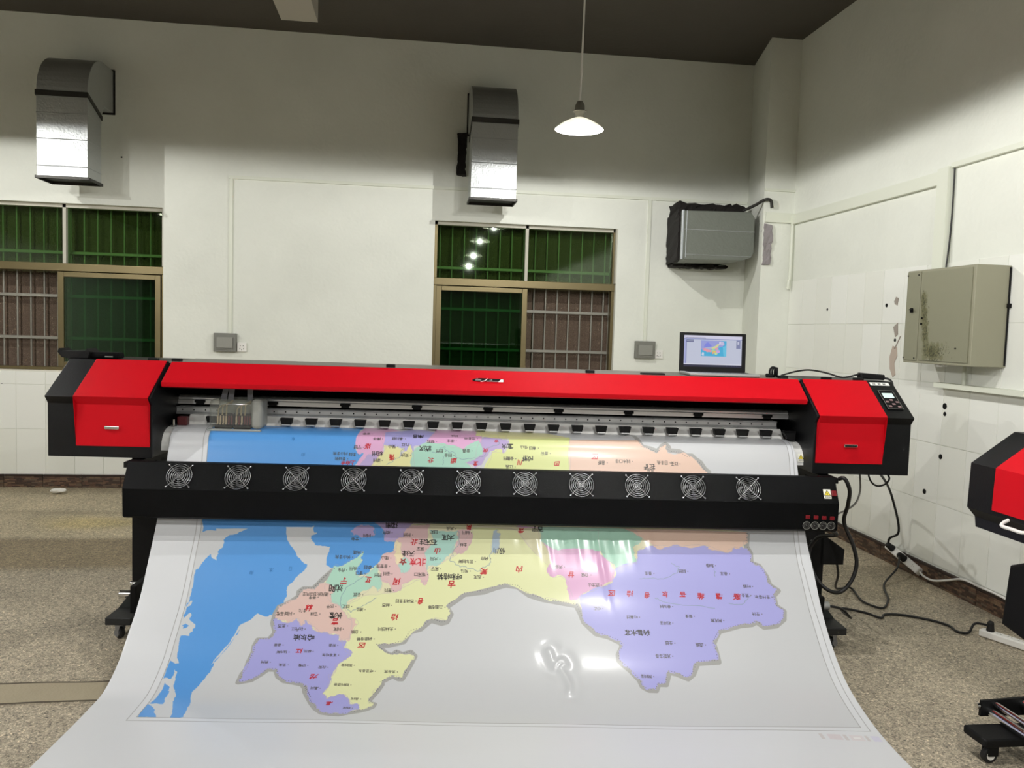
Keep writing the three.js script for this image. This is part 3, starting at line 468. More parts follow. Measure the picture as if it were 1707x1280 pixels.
  part('power_box', sweepZ([[1.885, 0.345], [2.003, 0.345], [2.006, 0.428], [1.9, 0.5], [1.87, 0.5], [1.87, 0.345]], -4.36, -4.24, 0.004), M.blackFlat);
}
// ---------------------------------------------------------------- the printed map on the banner (millimetres across and down the sheet)
const MAP_BORDER = ['860,926 816,968 786,1002 771,1016 729,1016 712,1029 713,1049 686,1070 652,1090 633,1097 622,1125 619,1167 637,1209 633,1223 615,1250 569,1250 560,1284 561,1324 551,1379 550,1423 539,1456 534,1508 584,1491 615,1456 640,1423 676,1423 693,1465 724,1491 764,1499 803,1508 830,1551 851,1592 815,1517 822,1551 843,1592 863,1629 886,1667 917,1699 955,1706 986,1706 1026,1686 1055,1674 1087,1655 1109,1635 1115,1615 1090,1608 1088,1600 1101,1568 1117,1534 1133,1491 1125,1482 1154,1456 1175,1440 1200,1456 1214,1456 1242,1379 1259,1331 1241,1311 1205,1324 1179,1311 1160,1331 1133,1318 1088,1277 1142,1277 1207,1257 1230,1209 1276,1195 1321,1153 1369,1167 1392,1160 1408,1125 1386,1090 1433,1056 1467,1029 1557,1016 1613,995 1658,982 1711,989 1766,1029 1829,1049 1905,1063 1981,1077 1999,1118 2011,1160 2042,1195 2061,1216 2114,1230 2169,1257 2173,1277 2152,1311 2152,1338 2195,1379 2226,1423 2233,1456 2255,1473 2284,1473 2300,1440 2333,1440 2359,1379 2390,1386 2434,1408 2462,1386 2493,1338 2588,1331 2587,1284 2583,1257 2621,1202 2720,1174 2777,1167 2800,1153 2830,1181 2887,1174 2930,1139 2939,1097 2907,1070 2905,1016 2931,989 2896,961 2885,912 2861,864 2825,848 2830,798 2817,764 2831,699',
 '2671,418 2646,397 2627,367 2600,348 2587,333 2559,333 2527,310 2482,306 2468,301 2474,285 2462,261 2443,277 2432,295 2413,312 2377,295 2339,285 2326,250 2316,157 2271,100 2223,50'];
const MAP_SEAS = ['605,687 621,789 679,872 733,912 725,933 692,968 656,1009 659,1049 650,1083 621,1125 603,1139 578,1146 541,1132 473,1188 446,1277 408,1359 394,1415 480,1202 459,1257 404,1386 401,1456 366,1568 363,1622 377,1706 387,1779 339,1790 308,1674 301,1615 270,1542 264,1473 248,1448 248,1508 216,1508 218,1393 243,1415 257,1408 236,1338 232,1284 229,1236 268,1236 265,1223 276,1202 277,1181 246,1153 247,1132 218,1160 221,1125 239,1090 232,1077 218,1104 225,1049 222,968 237,940 248,912 279,872 313,904 314,872 317,848 332,815 335,789 382,772 440,737 479,710 490,687',
 '734,687 742,746 759,755 733,772 756,815 828,823 820,912 860,926 914,904 986,848 975,880 981,848 976,872 987,888 966,919 958,940 976,961 1007,954 1024,926 1068,888 1076,856 1100,848 1136,840 1134,789 1081,781 1077,764 1074,737 1068,687',
 '121,0 903,117 932,94 916,228 907,310 917,348 951,354 938,381 914,414 868,437 868,492 835,611 732,728 254,746',
 '222,1188 235,1174 252,1188 247,1195 229,1202',
 '230,1534 259,1568 266,1592 272,1686 217,1686',
 '213,1693 258,1740 284,1790 214,1801',
 '215,1393 246,1415 247,1456 246,1499 214,1499',
 '212,699 280,687 286,728 287,755 221,764'];
const MAP_REGIONS = [['yellow', '964,1250 933,1263 952,1304 987,1324 946,1379 923,1393 921,1456 902,1456 908,1499 892,1568 920,1600 952,1576 986,1568 1001,1584 1011,1608 1027,1629 1047,1661 1084,1655 1112,1629 1113,1615 1089,1608 1101,1568 1116,1525 1133,1491 1154,1456 1175,1440 1214,1456 1242,1379 1259,1331 1205,1324 1160,1331 1088,1277 1142,1277 1207,1257 1276,1195 1321,1153 1392,1160 1408,1125 1386,1090 1467,1029 1613,995 1658,982 1766,1029 1829,1049 1905,1063 1981,1077 1950,968 1804,840 1712,719 1493,710 1426,848 1315,912 1155,1029 1005,1049 928,1097 962,1153'],
 ['green', '855,919 894,919 948,880 987,840 976,872 987,888 966,919 958,940 976,961 1008,961 1055,904 1078,968 1081,1022 1065,1022 1049,1002 1029,1016 979,1049 933,1077 916,1111 874,1083 845,1049 828,1022 825,995 844,947'],
 ['salmon', '870,1009 857,1043 864,1077 908,1097 932,1125 949,1153 983,1153 993,1181 980,1216 963,1263 927,1263 919,1230 872,1223 824,1216 793,1188 758,1160 746,1188 720,1153 684,1174 648,1160 626,1153 622,1125 633,1097 652,1090 686,1070 713,1049 730,1022 782,1022 799,995'],
 ['purple', '626,1153 648,1160 684,1174 720,1153 746,1188 758,1160 793,1188 824,1216 872,1223 919,1230 927,1263 956,1263 947,1297 989,1324 967,1359 933,1393 916,1456 914,1525 896,1568 920,1600 952,1576 986,1568 1001,1584 1011,1608 1027,1629 1038,1622 1057,1629 1050,1667 1026,1686 986,1706 955,1706 917,1699 886,1667 863,1629 843,1592 819,1517 803,1508 764,1499 724,1491 693,1465 676,1423 640,1423 615,1456 584,1491 534,1508 539,1456 551,1379 561,1324 560,1284 569,1250 615,1250 633,1223 637,1209 619,1167'],
 ['pink2', '1138,806 1128,764 1189,710 1290,699 1280,781 1310,806 1347,831 1292,880 1288,926 1297,975 1277,995 1262,968 1186,989 1175,1022 1141,1029 1117,989 1081,975 1055,912 1072,864 1127,840'],
 ['cream', '1136,781 1162,798 1162,831 1176,864 1150,904 1129,856 1138,840'],
 ['mint', '1155,904 1181,864 1207,888 1213,912 1205,933 1181,940 1161,919'],
 ['mint', '1289,728 1426,728 1431,764 1418,789 1406,840 1382,856 1371,864 1352,896 1310,904 1287,926 1274,840 1316,798'],
 ['pink2', '1426,728 1494,719 1499,746 1473,823 1433,840 1406,840 1420,789 1433,764'],
 ['blue2', '1596,737 1616,719 1632,737 1625,806 1609,840 1589,840'],
 ['pink', '1705,699 1827,710 1838,781 1872,880 1851,926 1874,947 1925,940 1944,989 1953,1056 2008,1043 2013,1022 2081,1002 2158,961 2169,904 2148,864 2106,831 2105,710 1754,699'],
 ['mint2', '1811,699 1826,772 1906,815 2059,806 2111,815 2148,864 2174,896 2264,872 2276,864 2268,823 2263,789 2315,746 2286,699'],
 ['violet', '2001,1083 2007,1029 2097,989 2155,968 2174,896 2273,864 2289,806 2342,781 2614,772 2719,806 2760,772 2818,781 2830,798 2825,848 2861,864 2885,912 2896,961 2931,989 2905,1016 2907,1070 2939,1097 2930,1139 2887,1174 2830,1181 2800,1153 2777,1167 2720,1174 2621,1202 2583,1257 2587,1284 2588,1331 2493,1338 2462,1386 2434,1408 2390,1386 2359,1379 2333,1440 2300,1440 2284,1473 2255,1473 2233,1456 2226,1423 2195,1379 2152,1338 2152,1311 2173,1277 2169,1257 2114,1230 2061,1216 2010,1160'],
 ['sand', '2231,699 2344,764 2399,798 2460,772 2510,781 2614,772 2626,789 2719,806 2752,781 2797,772 2828,737 2826,699'],
 ['lilac', '968,710 1029,728 1035,755 1007,772 967,772 933,764 917,746 927,737'],
 ['lilac', '1027,699 1211,687 1190,719 1171,764 1132,789 1085,789 1072,764 1074,737'],
 ['pink', '932,94 1061,100 1133,212 1052,306 1047,354 1012,385 971,427 912,437 951,354 917,348 907,310 916,228'],
 ['lilac', '963,367 1010,345 1035,401 971,437 920,437'],
 ['periw', '1043,219 1204,129 1300,198 1267,283 1194,310 1189,351 1119,312 1045,314'],
 ['pink', '1292,37 1515,62 1531,293 1441,320 1381,314 1252,283 1293,198'],
 ['lilac', '1530,255 1613,161 1622,250 1669,268 1642,339 1596,328 1569,333 1533,397 1504,418 1458,389 1502,358'],
 ['yel2', '1044,306 1150,320 1130,367 1178,302 1207,427 986,437 1012,385 1040,354'],
 ['mint3', '1188,342 1260,283 1343,289 1441,320 1515,266 1540,342 1517,358 1451,389 1482,418 1192,427'],
 ['lime', '1656,222 1976,219 1968,418 1545,427 1582,333 1622,314 1642,339 1669,301'],
 ['sand', '1973,248 2322,231 2349,287 2407,320 2461,259 2468,318 2543,310 2607,351 2675,427 1968,427'],
 ['yel2', '1500,117 1859,145 1962,222 1656,250 1501,231']];
const MAP_RIVERS = ['1426,728 1433,764 1406,840 1395,864 1395,880 1420,896 1467,904 1495,912 1539,926 1570,896 1587,880 1589,823',
 '928,1097 958,1125 1003,1097 1067,1056',
 '1016,947 951,995 908,1043 916,1104',
 '2284,947 2369,947 2466,912 2476,880 2442,864',
 '2347,1043 2394,1063 2622,1090',
 '1285,339 1321,336 1348,308 1363,331 1391,336 1403,361 1481,367 1536,358 1563,306 1608,295 1614,270',
 '1339,358 1341,405',
 '1066,409 1100,381 1135,351 1149,322',
 '2642,880 2643,926',
 '2689,1063 2760,1063 2801,1022'];
const MAP_LABELS = ['哈尔滨 767 1243 28 k;长春 892 1139 27 k;沈阳 876 1016 29 k;天津 1198 848 27 k;石家庄 1286 789 27 k;太原 1381 764 27 k;呼和浩特 1395 954 27 k;银川 1625 823 26 k;乌鲁木齐 2249 1216 27 k',
 '西宁 1810 710 25 k;济南 1110 710 26 k;武汉 1252 322 27 k;南昌 1211 248 24 k;杭州 1017 354 25 k;重庆 1660 299 26 k;成都 1759 361 25 k;拉萨 2369 389 26 k;北京 1237 888 34 R;北 1221 789 28 r',
 '河 1152 982 30 r;山 1333 831 28 r;古 1408 989 31 r;蒙 1555 926 28 r;内 1721 912 28 r;自 1270 1070 26 r;治 1156 1146 28 r;区 1023 1284 26 r;辽 1019 975 26 r;宁 910 982 26 r',
 '林 766 1104 27 r;吉 894 1167 28 r;江 756 1318 25 r;龙 842 1465 27 r;黑 932 1629 22 r;新 2732 1029 29 r;疆 2648 1029 28 r;维 2563 1029 28 r;吾 2481 1022 27 r;尔 2398 1022 27 r',
 '自 2315 1029 27 r;治 2233 1022 27 r;区 2147 1022 27 r;甘 1963 933 26 r;肃 1730 719 23 r;陕 1479 710 23 r;浙 967 316 25 r;徽 1087 371 28 r;北 1281 381 25 r;湖 1395 381 24 r',
 '重 1503 393 19 r;庆 1551 324 21 r;市 1605 268 18 r;川 1722 381 25 r;四 1907 385 24 r;区 2096 345 26 r;上海市 877 405 21 r;日 658 933 16 b;本 570 940 17 b;海 482 954 17 b',
 '东 598 285 18 b;海 655 367 18 b;牡丹江 731 1202 17 s;佳木斯 682 1324 16 s;绥化 793 1318 16 s;齐齐哈尔 890 1338 16 s;安达 896 1284 16 s;依兰 658 1284 16 s;伊春 782 1400 16 s;鹤岗 698 1400 16 s',
 '富锦 619 1386 16 s;北安 869 1408 16 s;鸡西 660 1188 17 s;松原 908 1202 17 s;吉林 794 1132 17 s;敦化 741 1118 17 s;四平 861 1097 17 s;通化 829 1043 17 s;珲春 642 1132 17 s;图们 678 1132 17 s',
 '白城 988 1216 17 s;乌兰浩特 1033 1250 17 s;阿荣旗 972 1393 16 s;呼伦贝尔 1057 1423 16 s;长白山天池 770 1043 17 s;天池 775 1056 17 s;双辽 932 1097 17 s;通辽 996 1111 16 s;彰武 977 1043 17 s',
 '林西 1112 1090 17 s;霍林郭勒 1122 1202 17 s;西乌珠穆沁 1196 1070 17 s;赤峰 1116 1022 17 s;二连浩特 1338 1097 17 s;集宁 1326 919 18 s;包头 1464 926 18 s;鄂尔多斯 1469 880 18 s;乌海 1558 864 18 s',
 '五原 1526 954 18 s;榆林 1456 798 18 s;大同 1320 872 18 s;张家口 1257 947 18 s;保定 1253 823 18 s;承德 1103 947 17 s;秦皇岛 1079 912 18 s;唐山 1090 872 18 s;绥中 1013 919 18 s;锦州 1064 954 17 s',
 '威海 942 781 18 s;烟台 996 764 18 s;大连 957 848 18 s;丹东 892 933 17 s;营口 977 947 17 s;盖州 947 926 18 s;长山群岛 893 872 18 s;沧州 1185 755 18 s;滨州 1087 746 18 s;延安 1313 737 18 s',
 '延川 1465 737 18 s;太谷 1389 719 18 s;加格达奇 965 1508 16 s;漠河 1009 1655 15 s;黑河 856 1534 16 s;满洲里 1160 1423 16 s;根河 1033 1592 16 s;哈密 2077 1097 17 s;吐鲁番 2233 1139 17 s',
 '库尔勒 2392 1083 17 s;石河子 2382 1167 17 s;库车 2494 1132 17 s;阿克苏 2618 1153 17 s;奎屯 2385 1263 17 s;塔城 2521 1270 17 s;克拉玛依 2348 1318 17 s;阿勒泰 2258 1408 16 s;若羌 2327 919 18 s',
 '且末 2489 904 18 s;和田 2625 872 18 s;民丰 2686 912 18 s;叶城 2787 975 18 s;莎车 2772 1022 18 s;喀什噶尔 2852 1029 18 s;喀什 2807 1118 18 s;天水 1906 896 18 s;白银 2029 933 18 s',
 '武威山 2066 982 18 s;南平 1008 272 19 s;景德镇 1111 268 19 s;黄山 1087 314 19 s;九江 1152 304 19 s;安庆 1152 358 19 s;湖州 1016 389 18 s;黄石 1277 281 19 s;荆州 1324 333 19 s;宁波 918 322 19 s',
 '丽水 953 238 19 s;湘潭 1375 274 19 s;长沙 1393 236 19 s;吉首市 1471 255 19 s;宜昌 1455 328 19 s;恩施 1366 354 19 s;万州 1658 364 19 s;乐山 1742 302 19 s;自贡 1786 306 19 s;雅安 1845 333 19 s',
 '绵阳 1673 364 19 s;江油 1670 405 19 s;昌都 2129 374 19 s;日喀则 2436 367 19 s;江孜 2495 371 19 s;樟木口岸 2236 364 19 s;当雄 2373 414 19 s;舟山群岛 836 358 18 s;嵊泗 896 361 19 s',
 '嘉兴岛 838 385 18 s'];

const MAP_COLORS = { yellow: '#dde0ae', green: '#aad2bf', salmon: '#dabcb3', purple: '#a3a2da', pink: '#d8a8cc', pink2: '#d7b6b6', cream: '#e3d5b0', mint: '#a8d0c4', mint2: '#a7d2bd', mint3: '#a4cfbd', blue2: '#a9bccb', violet: '#a8a7e0', sand: '#e0c2b0', lilac: '#b3a2cd', periw: '#aaa6dc', yel2: '#dcd9a0', lime: '#d5dc98' };
const pairs = (s) => s.split(' ').map((p) => p.split(',').map(Number));
// printed edges wander a little, as coasts and borders do
function ragged(pts, amount, closed) {
  let line = closed ? [...pts, pts[0]] : pts;
  for (let k = 0, a = amount; k < 3; k++, a *= 0.55) {
    const next = [line[0]];
    for (let i = 1; i < line.length; i++) { const [x0, y0] = line[i - 1], [x1, y1] = line[i], l = Math.hypot(x1 - x0, y1 - y0), d = (rnd() - 0.5) * Math.min(a, l * 0.45) * 2; if (l > 6) next.push([(x0 + x1) / 2 - (y1 - y0) / (l || 1) * d, (y0 + y1) / 2 + (x1 - x0) / (l || 1) * d]); next.push([x1, y1]); }
    line = next;
  }
  return line;
}
const trace = (c, pts) => { c.beginPath(); pts.forEach((p, i) => (i ? c.lineTo(...p) : c.moveTo(...p))); };
function drawMap(c, detail) {                                            // in millimetres of the sheet
  const frame = [[172, 0], [200, 600], [212, 750], [211, 1795], [3058, 1640], [3062, 1200], [3050, 850], [3086, 260], [3086, 0]];
  c.fillStyle = '#c9cbcd'; trace(c, frame); c.fill();
  if (!detail) { c.fillStyle = '#4fb3dc'; c.fillRect(100, -400, 2980, 2200); }
  c.save(); trace(c, detail ? frame : [[100, -900], [3090, -900], [3090, 1800], [100, 1800]]); c.clip();
  c.fillStyle = detail ? '#5798da' : '#2f9fd8';
  if (detail) { c.fillStyle = '#dbd7b4'; trace(c, [...pairs(MAP_BORDER[0]), [1900, 640], [1500, 690], [1180, 700], [1000, 820]]); c.fill(); c.fillStyle = '#5798da'; }
  for (const s of MAP_SEAS) { trace(c, ragged(pairs(s), 7, true)); c.fill(); }
  c.lineJoin = 'round';
  if (detail) { c.strokeStyle = '#a2a29f'; c.lineWidth = 26; for (const b of MAP_BORDER) { trace(c, pairs(b).map(([x, y], i, l) => [x, y + (b === MAP_BORDER[0] ? 6 : -4)])); c.stroke(); } }
  for (const [name, s] of MAP_REGIONS) { c.fillStyle = MAP_COLORS[name]; trace(c, ragged(pairs(s), 9, true)); c.fill(); }
  if (detail) {
    c.strokeStyle = '#3c3a44'; c.lineWidth = 2.5; c.setLineDash([3, 9]); for (const b of MAP_BORDER) { trace(c, pairs(b)); c.stroke(); } c.setLineDash([]);
    c.strokeStyle = '#8398a4'; c.lineWidth = 2.2; for (const s of MAP_RIVERS) { trace(c, ragged(pairs(s), 10, false)); c.stroke(); }
    c.strokeStyle = '#b9aeb2'; c.lineWidth = 1.2; for (const [, s] of MAP_REGIONS) { trace(c, ragged(pairs(s), 9, true)); c.stroke(); }
    for (const line of MAP_LABELS) for (const item of line.split(';')) {
      const [text, x, y, size, k] = item.split(' ');
      c.strokeStyle = { k: '#23211f', r: '#b5161f', R: '#c01122', b: '#2f6fae', s: '#3d3833' }[k];
      const s = Math.max(14, +size);
      if (k === 'R') { brush(c, text, +x + 6, +y, s * 1.02, Math.PI, s * 0.12); c.strokeStyle = '#8f2a2a'; c.lineWidth = 4; trace(c, [0, 1, 2, 3, 4, 5].map((i) => [+x - 62 + 16 * Math.sin(i * 4 * Math.PI / 5), +y + 16 * Math.cos(i * 4 * Math.PI / 5)])); c.stroke(); } else brush(c, text, +x, +y, s * (k === 's' ? 0.92 : 1), Math.PI, s * (k === 's' ? 0.105 : k === 'r' ? 0.15 : 0.125), k === 'r' ? 0.18 : 0);
      if (k === 's') { c.fillStyle = '#55504a'; c.beginPath(); c.arc(+x + s * (text.length / 2 + 0.5), +y, 2.2, 0, 7); c.fill(); }
    }
  }
  c.restore();
}
const SHEET_U0 = -1.4886, SHEET_W = 3.1173, SHEET_H = 2.05;
const sheetPrint = canvasTexture(2048, 1347, (c, w, h) => {
  c.fillStyle = '#d6d8db'; c.fillRect(0, 0, w, h); c.save(); c.scale(w / (SHEET_W * 1000), h / (SHEET_H * 1000));
  drawMap(c, true);
  c.strokeStyle = '#8d8d8b'; c.lineWidth = 2.4;
  trace(c, [[172, 0], [200, 600], [212, 750], [211, 1795], [3058, 1640], [3062, 1200], [3050, 850], [3086, 260], [3086, 0]]); c.stroke();
  trace(c, [[148, 0], [178, 600], [190, 750], [182, 1818], [3086, 1660], [3092, 1200], [3071, 850], [3108, 260], [3108, 0]]); c.stroke();
  // faint test bars beside the bottom corner
  for (const [x0, x1, col] of [[2868, 2882, '#c9c4c4'], [2900, 2952, '#d2cacd'], [2960, 2974, '#c9c4c4'], [2984, 3036, '#d6d0d2'], [3044, 3056, '#c9c4c4'], [3068, 3100, '#cfcdde']]) { c.fillStyle = col; c.fillRect(x0, 1690, x1 - x0, 36); }
  c.fillStyle = '#e2e0e0'; c.fillRect(2996, 1702, 28, 12);
  c.restore();
});
const weave = canvasTexture(64, 256, (c, w, h) => { for (let y = 0; y < h; y += 4) { const k = Math.floor(110 + 60 * rnd()); c.fillStyle = `rgb(${k},${k},${k})`; c.fillRect(0, y, w, 4); } }, { repeat: true, data: true });
{
  const L = [[-4.34, 1.021], [-4.2, 1.022], [-4.12, 1.011], [-4.072, 0.978], [-4.052, 0.935], [-4.024, 0.863], [-3.905, 0.6], [-3.799, 0.431], [-3.697, 0.281], [-3.569, 0.158], [-3.485, 0.084], [-3.345, 0.016], [-3.2, 0.004], [-2.785, 0.003], [-2.2, 0.003]];
  const Rr = [[-4.34, 1.021], [-4.19, 1.022], [-4.1, 1.01], [-4.06, 0.982], [-4.03, 0.945], [-3.989, 0.861], [-3.863, 0.594], [-3.738, 0.433], [-3.65, 0.315], [-3.54, 0.205], [-3.36, 0.086], [-3.124, 0.022], [-2.95, 0.006], [-2.75, 0.003], [-2.2, 0.003]];
  const curve = (pts) => new THREE.CatmullRomCurve3(pts.map(([z, y]) => V(0, y, z)), false, 'centripetal');
  const cl = curve(L), cr = curve(Rr), NU = 320, NS = 14 * 20, P = [], s = [0];
  for (let j = 0; j <= NS; j++) { const t = j / NS; P.push([cl.getPoint(t), cr.getPoint(t)]); if (j) s.push(s[j - 1] + (P[j][0].distanceTo(P[j - 1][0]) + P[j][1].distanceTo(P[j - 1][1])) / 2); }
  // creases: vertical pleats just under the bar and one crumpled spot lower down
  const pleats = [[1.8, 0.75, 0.013, 0.1, 0.004], [1.855, 0.79, 0.012, 0.12, 0.004], [1.93, 0.74, 0.02, 0.08, -0.004], [2.0, 0.76, 0.014, 0.09, 0.004], [2.08, 0.76, 0.014, 0.08, -0.004], [2.11, 0.86, 0.011, 0.15, 0.006], [2.17, 0.75, 0.018, 0.09, -0.004], [2.25, 0.76, 0.02, 0.09, 0.004], [2.35, 0.75, 0.016, 0.05, 0.003], [1.72, 0.74, 0.02, 0.07, -0.003]];
  const crumple = [[1.846, 1.304], [1.868, 1.379], [1.883, 1.352], [1.903, 1.345], [1.912, 1.366], [1.888, 1.379], [1.916, 1.432], [1.925, 1.473], [1.918, 1.508]];
  const segDist = (x, y, a, b) => { const dx = b[0] - a[0], dy = b[1] - a[1], t = Math.max(0, Math.min(1, ((x - a[0]) * dx + (y - a[1]) * dy) / (dx * dx + dy * dy))); return Math.hypot(x - a[0] - t * dx, y - a[1] - t * dy); };
  const lift = (x, y) => {
    let h = 0;
    for (const [u, v, w, l, a] of pleats) h += a * Math.exp(-(((x - u - 0.12 * (y - v)) / w) ** 2)) * Math.exp(-(((y - v) / l) ** 2));
    if (Math.abs(x - 1.88) < 0.25 && Math.abs(y - 1.4) < 0.3) { let d = 9; for (let k = 1; k < crumple.length; k++) d = Math.min(d, segDist(x, y, crumple[k - 1], crumple[k])); h += 0.007 * Math.exp(-((d / 0.011) ** 2)) - 0.004 * Math.exp(-(((d - 0.035) / 0.02) ** 2)); }
    h += 0.0012 * Math.sin(x * 7 + 1.3 * Math.sin(y * 5)) * Math.min(1, Math.max(0, (y - 0.75) * 3));
    return h;
  };
  const pos = [], uv = [], idx = [], row = NU + 1, T = 0.0009;
  for (const side of [0, 1]) for (let j = 0; j <= NS; j++) for (let i = 0; i <= NU; i++) {
    const k = i / NU, a = P[j][0].clone().lerp(P[j][1], k), q0 = P[Math.max(0, j - 1)], q1 = P[Math.min(NS, j + 1)];
    const d = q1[0].clone().lerp(q1[1], k).sub(q0[0].clone().lerp(q0[1], k)).normalize(), n = V(0, d.z, -d.y), h = lift(k * SHEET_W, s[j]) - side * T;
    pos.push(SHEET_U0 + k * SHEET_W, a.y + n.y * h, a.z + n.z * h); uv.push(k, 1 - Math.min(1, s[j] / SHEET_H));
  }
  const at = (side, j, i) => side * (NS + 1) * row + j * row + i;
  for (let j = 0; j < NS; j++) for (let i = 0; i < NU; i++) {
    idx.push(at(0, j, i), at(0, j + 1, i), at(0, j, i + 1), at(0, j, i + 1), at(0, j + 1, i), at(0, j + 1, i + 1));
    idx.push(at(1, j, i), at(1, j, i + 1), at(1, j + 1, i), at(1, j, i + 1), at(1, j + 1, i + 1), at(1, j + 1, i));
  }
  for (let j = 0; j < NS; j++) for (const i of [0, NU]) { const a = at(0, j, i), b = at(0, j + 1, i), c = at(1, j, i), d = at(1, j + 1, i); i ? idx.push(a, b, c, b, d, c) : idx.push(a, c, b, b, c, d); }
  const g = new THREE.BufferGeometry(); g.setAttribute('position', new THREE.Float32BufferAttribute(pos, 3)); g.setAttribute('uv', new THREE.Float32BufferAttribute(uv, 2)); g.setIndex(idx); g.computeVertexNormals();
  const base = [0.07, 0, -3.2]; g.translate(-base[0], -base[1], -base[2]);
  const m = shade(new THREE.Mesh(g, phys(0xffffff, 0.4, { map: sheetPrint, bumpMap: scaled(weave, 1, 2.2), bumpScale: 0.0003, clearcoat: 0.5, clearcoatRoughness: 0.2 })));
  m.name = 'printed_banner'; m.position.copy(toRoom(base)); m.rotation.y = TURN;
  Object.assign(m.userData, { label: 'glossy banner with an upside-down coloured map, running from the printer to the floor', category: 'banner' });
  scene.add(m);
}
// ---------------------------------------------------------------- things on the printer
{
  const base = [1.29, 1.341, -4.285], { part, root } = thing('laptop', 'open black and silver laptop on top of the red printer, its screen showing the map', 'laptop', base, { printer: true });
  const b = part('laptop_base', rbox(1.104, 1.3425, -4.4, 1.474, 1.357, -4.165, 0.006, 3), std(0xa5a6a4, 0.4, 0.5));
  const keys = []; for (let r = 0; r < 5; r++) for (let k = 0; k < 14; k++) keys.push(box(1.13 + k * 0.0228, 1.357, -4.375 + r * 0.0215, 1.13 + k * 0.0228 + 0.019, 1.3585, -4.375 + r * 0.0215 + 0.018));
  part('keyboard', keys, M.blackFlat, b); part('touchpad', box(1.24, 1.357, -4.255, 1.34, 1.3576, -4.19), std(0x8b8c8b, 0.4, 0.4), b);
  const lid = part('laptop_lid', rbox(-0.183 + 1.289, 1.352, -4.412, 1.289 + 0.183, 1.566, -4.402, 0.005, 3).translate(0, -1.352, 4.407).rotateX(-0.06).translate(0, 1.352, -4.407), M.blackFlat);
  const ui = canvasTexture(1024, 640, (c, w, h) => {
    c.fillStyle = '#c3c8dc'; c.fillRect(0, 0, w, h); c.fillStyle = '#d5d3ea'; c.fillRect(0, 0, w, 60); c.fillStyle = '#8f95c6'; c.fillRect(0, 64, w, 16); c.fillStyle = '#a9aedb'; c.fillRect(0, 80, 46, 500); c.fillStyle = '#7f86b8'; c.fillRect(30, 90, 16, 490);
    c.fillStyle = '#5d5f86'; for (let k = 0; k < 28; k++) c.fillRect(20 + k * 13, 38 + 6 * (k % 2), 8, 18); c.fillStyle = '#59608a'; c.fillRect(40, 84, 130, 26); c.fillRect(40, 116, 130, 22);
    c.fillStyle = '#8086ad'; c.fillRect(925, 84, 74, 170); c.fillStyle = '#c7cade'; c.fillRect(945, 110, 30, 60); c.fillStyle = '#e3e3ee'; c.fillRect(0, 576, w, 12); c.fillStyle = '#14163a'; c.fillRect(0, 596, w, 44); c.fillStyle = '#545a8c'; for (let k = 0; k < 5; k++) c.fillRect(760 + k * 44, 606, 14, 10);
    c.save(); c.translate(300, 100); c.beginPath(); c.rect(0, 0, 450, 320); c.clip();
    const patch = (col, ...p) => { c.fillStyle = col; trace(c, ragged(p, 10, true)); c.fill(); };
    c.fillStyle = '#3fb0dc'; c.fillRect(0, 0, 450, 320);
    patch('#979edc', [0, 0], [345, 0], [400, 15], [420, 80], [380, 120], [250, 180], [190, 240], [40, 215], [0, 175]);
    patch('#7d86e2', [60, 90], [110, 35], [150, 60], [185, 95], [190, 125], [120, 140], [70, 150]); patch('#aab4d6', [70, 145], [180, 120], [200, 160], [150, 185], [80, 175]);
    patch('#e49aa8', [22, 165], [90, 160], [150, 190], [185, 205], [180, 240], [110, 240], [55, 212]); patch('#d8d79a', [180, 150], [250, 112], [300, 62], [325, 85], [300, 130], [240, 165], [200, 190]);
    patch('#c8c0e2', [325, 15], [400, 25], [408, 80], [365, 95], [330, 60]); patch('#e8e8f2', [320, 25], [345, 20], [335, 70], [312, 75]); patch('#9fd4b0', [190, 175], [240, 160], [250, 200], [215, 225], [180, 220]);
    patch('#e2c56c', [215, 205], [270, 195], [285, 235], [240, 270], [205, 250]); patch('#e79bb0', [245, 155], [300, 150], [310, 185], [265, 195]); patch('#cfa5dc', [275, 195], [320, 190], [330, 240], [285, 270]); patch('#f0a080', [200, 225], [240, 240], [225, 275], [195, 262]);
    patch('#bfe0a0', [250, 240], [290, 235], [285, 285], [245, 282]); patch('#cfd6ea', [20, 250], [50, 245], [60, 300], [25, 310]); patch('#63c3e6', [380, 120], [450, 90], [450, 320], [400, 300]);
    c.restore();
  });
  const screen = new THREE.PlaneGeometry(0.318, 0.17), off = [1.289, 0.116, 0.0056];
  part('laptop_screen', screen.translate(0, off[1] - 0.002, off[2]).rotateX(-0.06).translate(off[0], 1.352, -4.407), new THREE.MeshStandardMaterial({ color: 0x050505, roughness: 0.3, emissive: 0xffffff, emissiveMap: ui, emissiveIntensity: 0.85 }), lid);
  const l = new THREE.RectAreaLight(0xc3c8e0, 0.5, 0.31, 0.165); l.name = 'screen_light'; l.position.set(0, 0.13, -0.11); l.rotation.y = Math.PI; root.add(l);
}
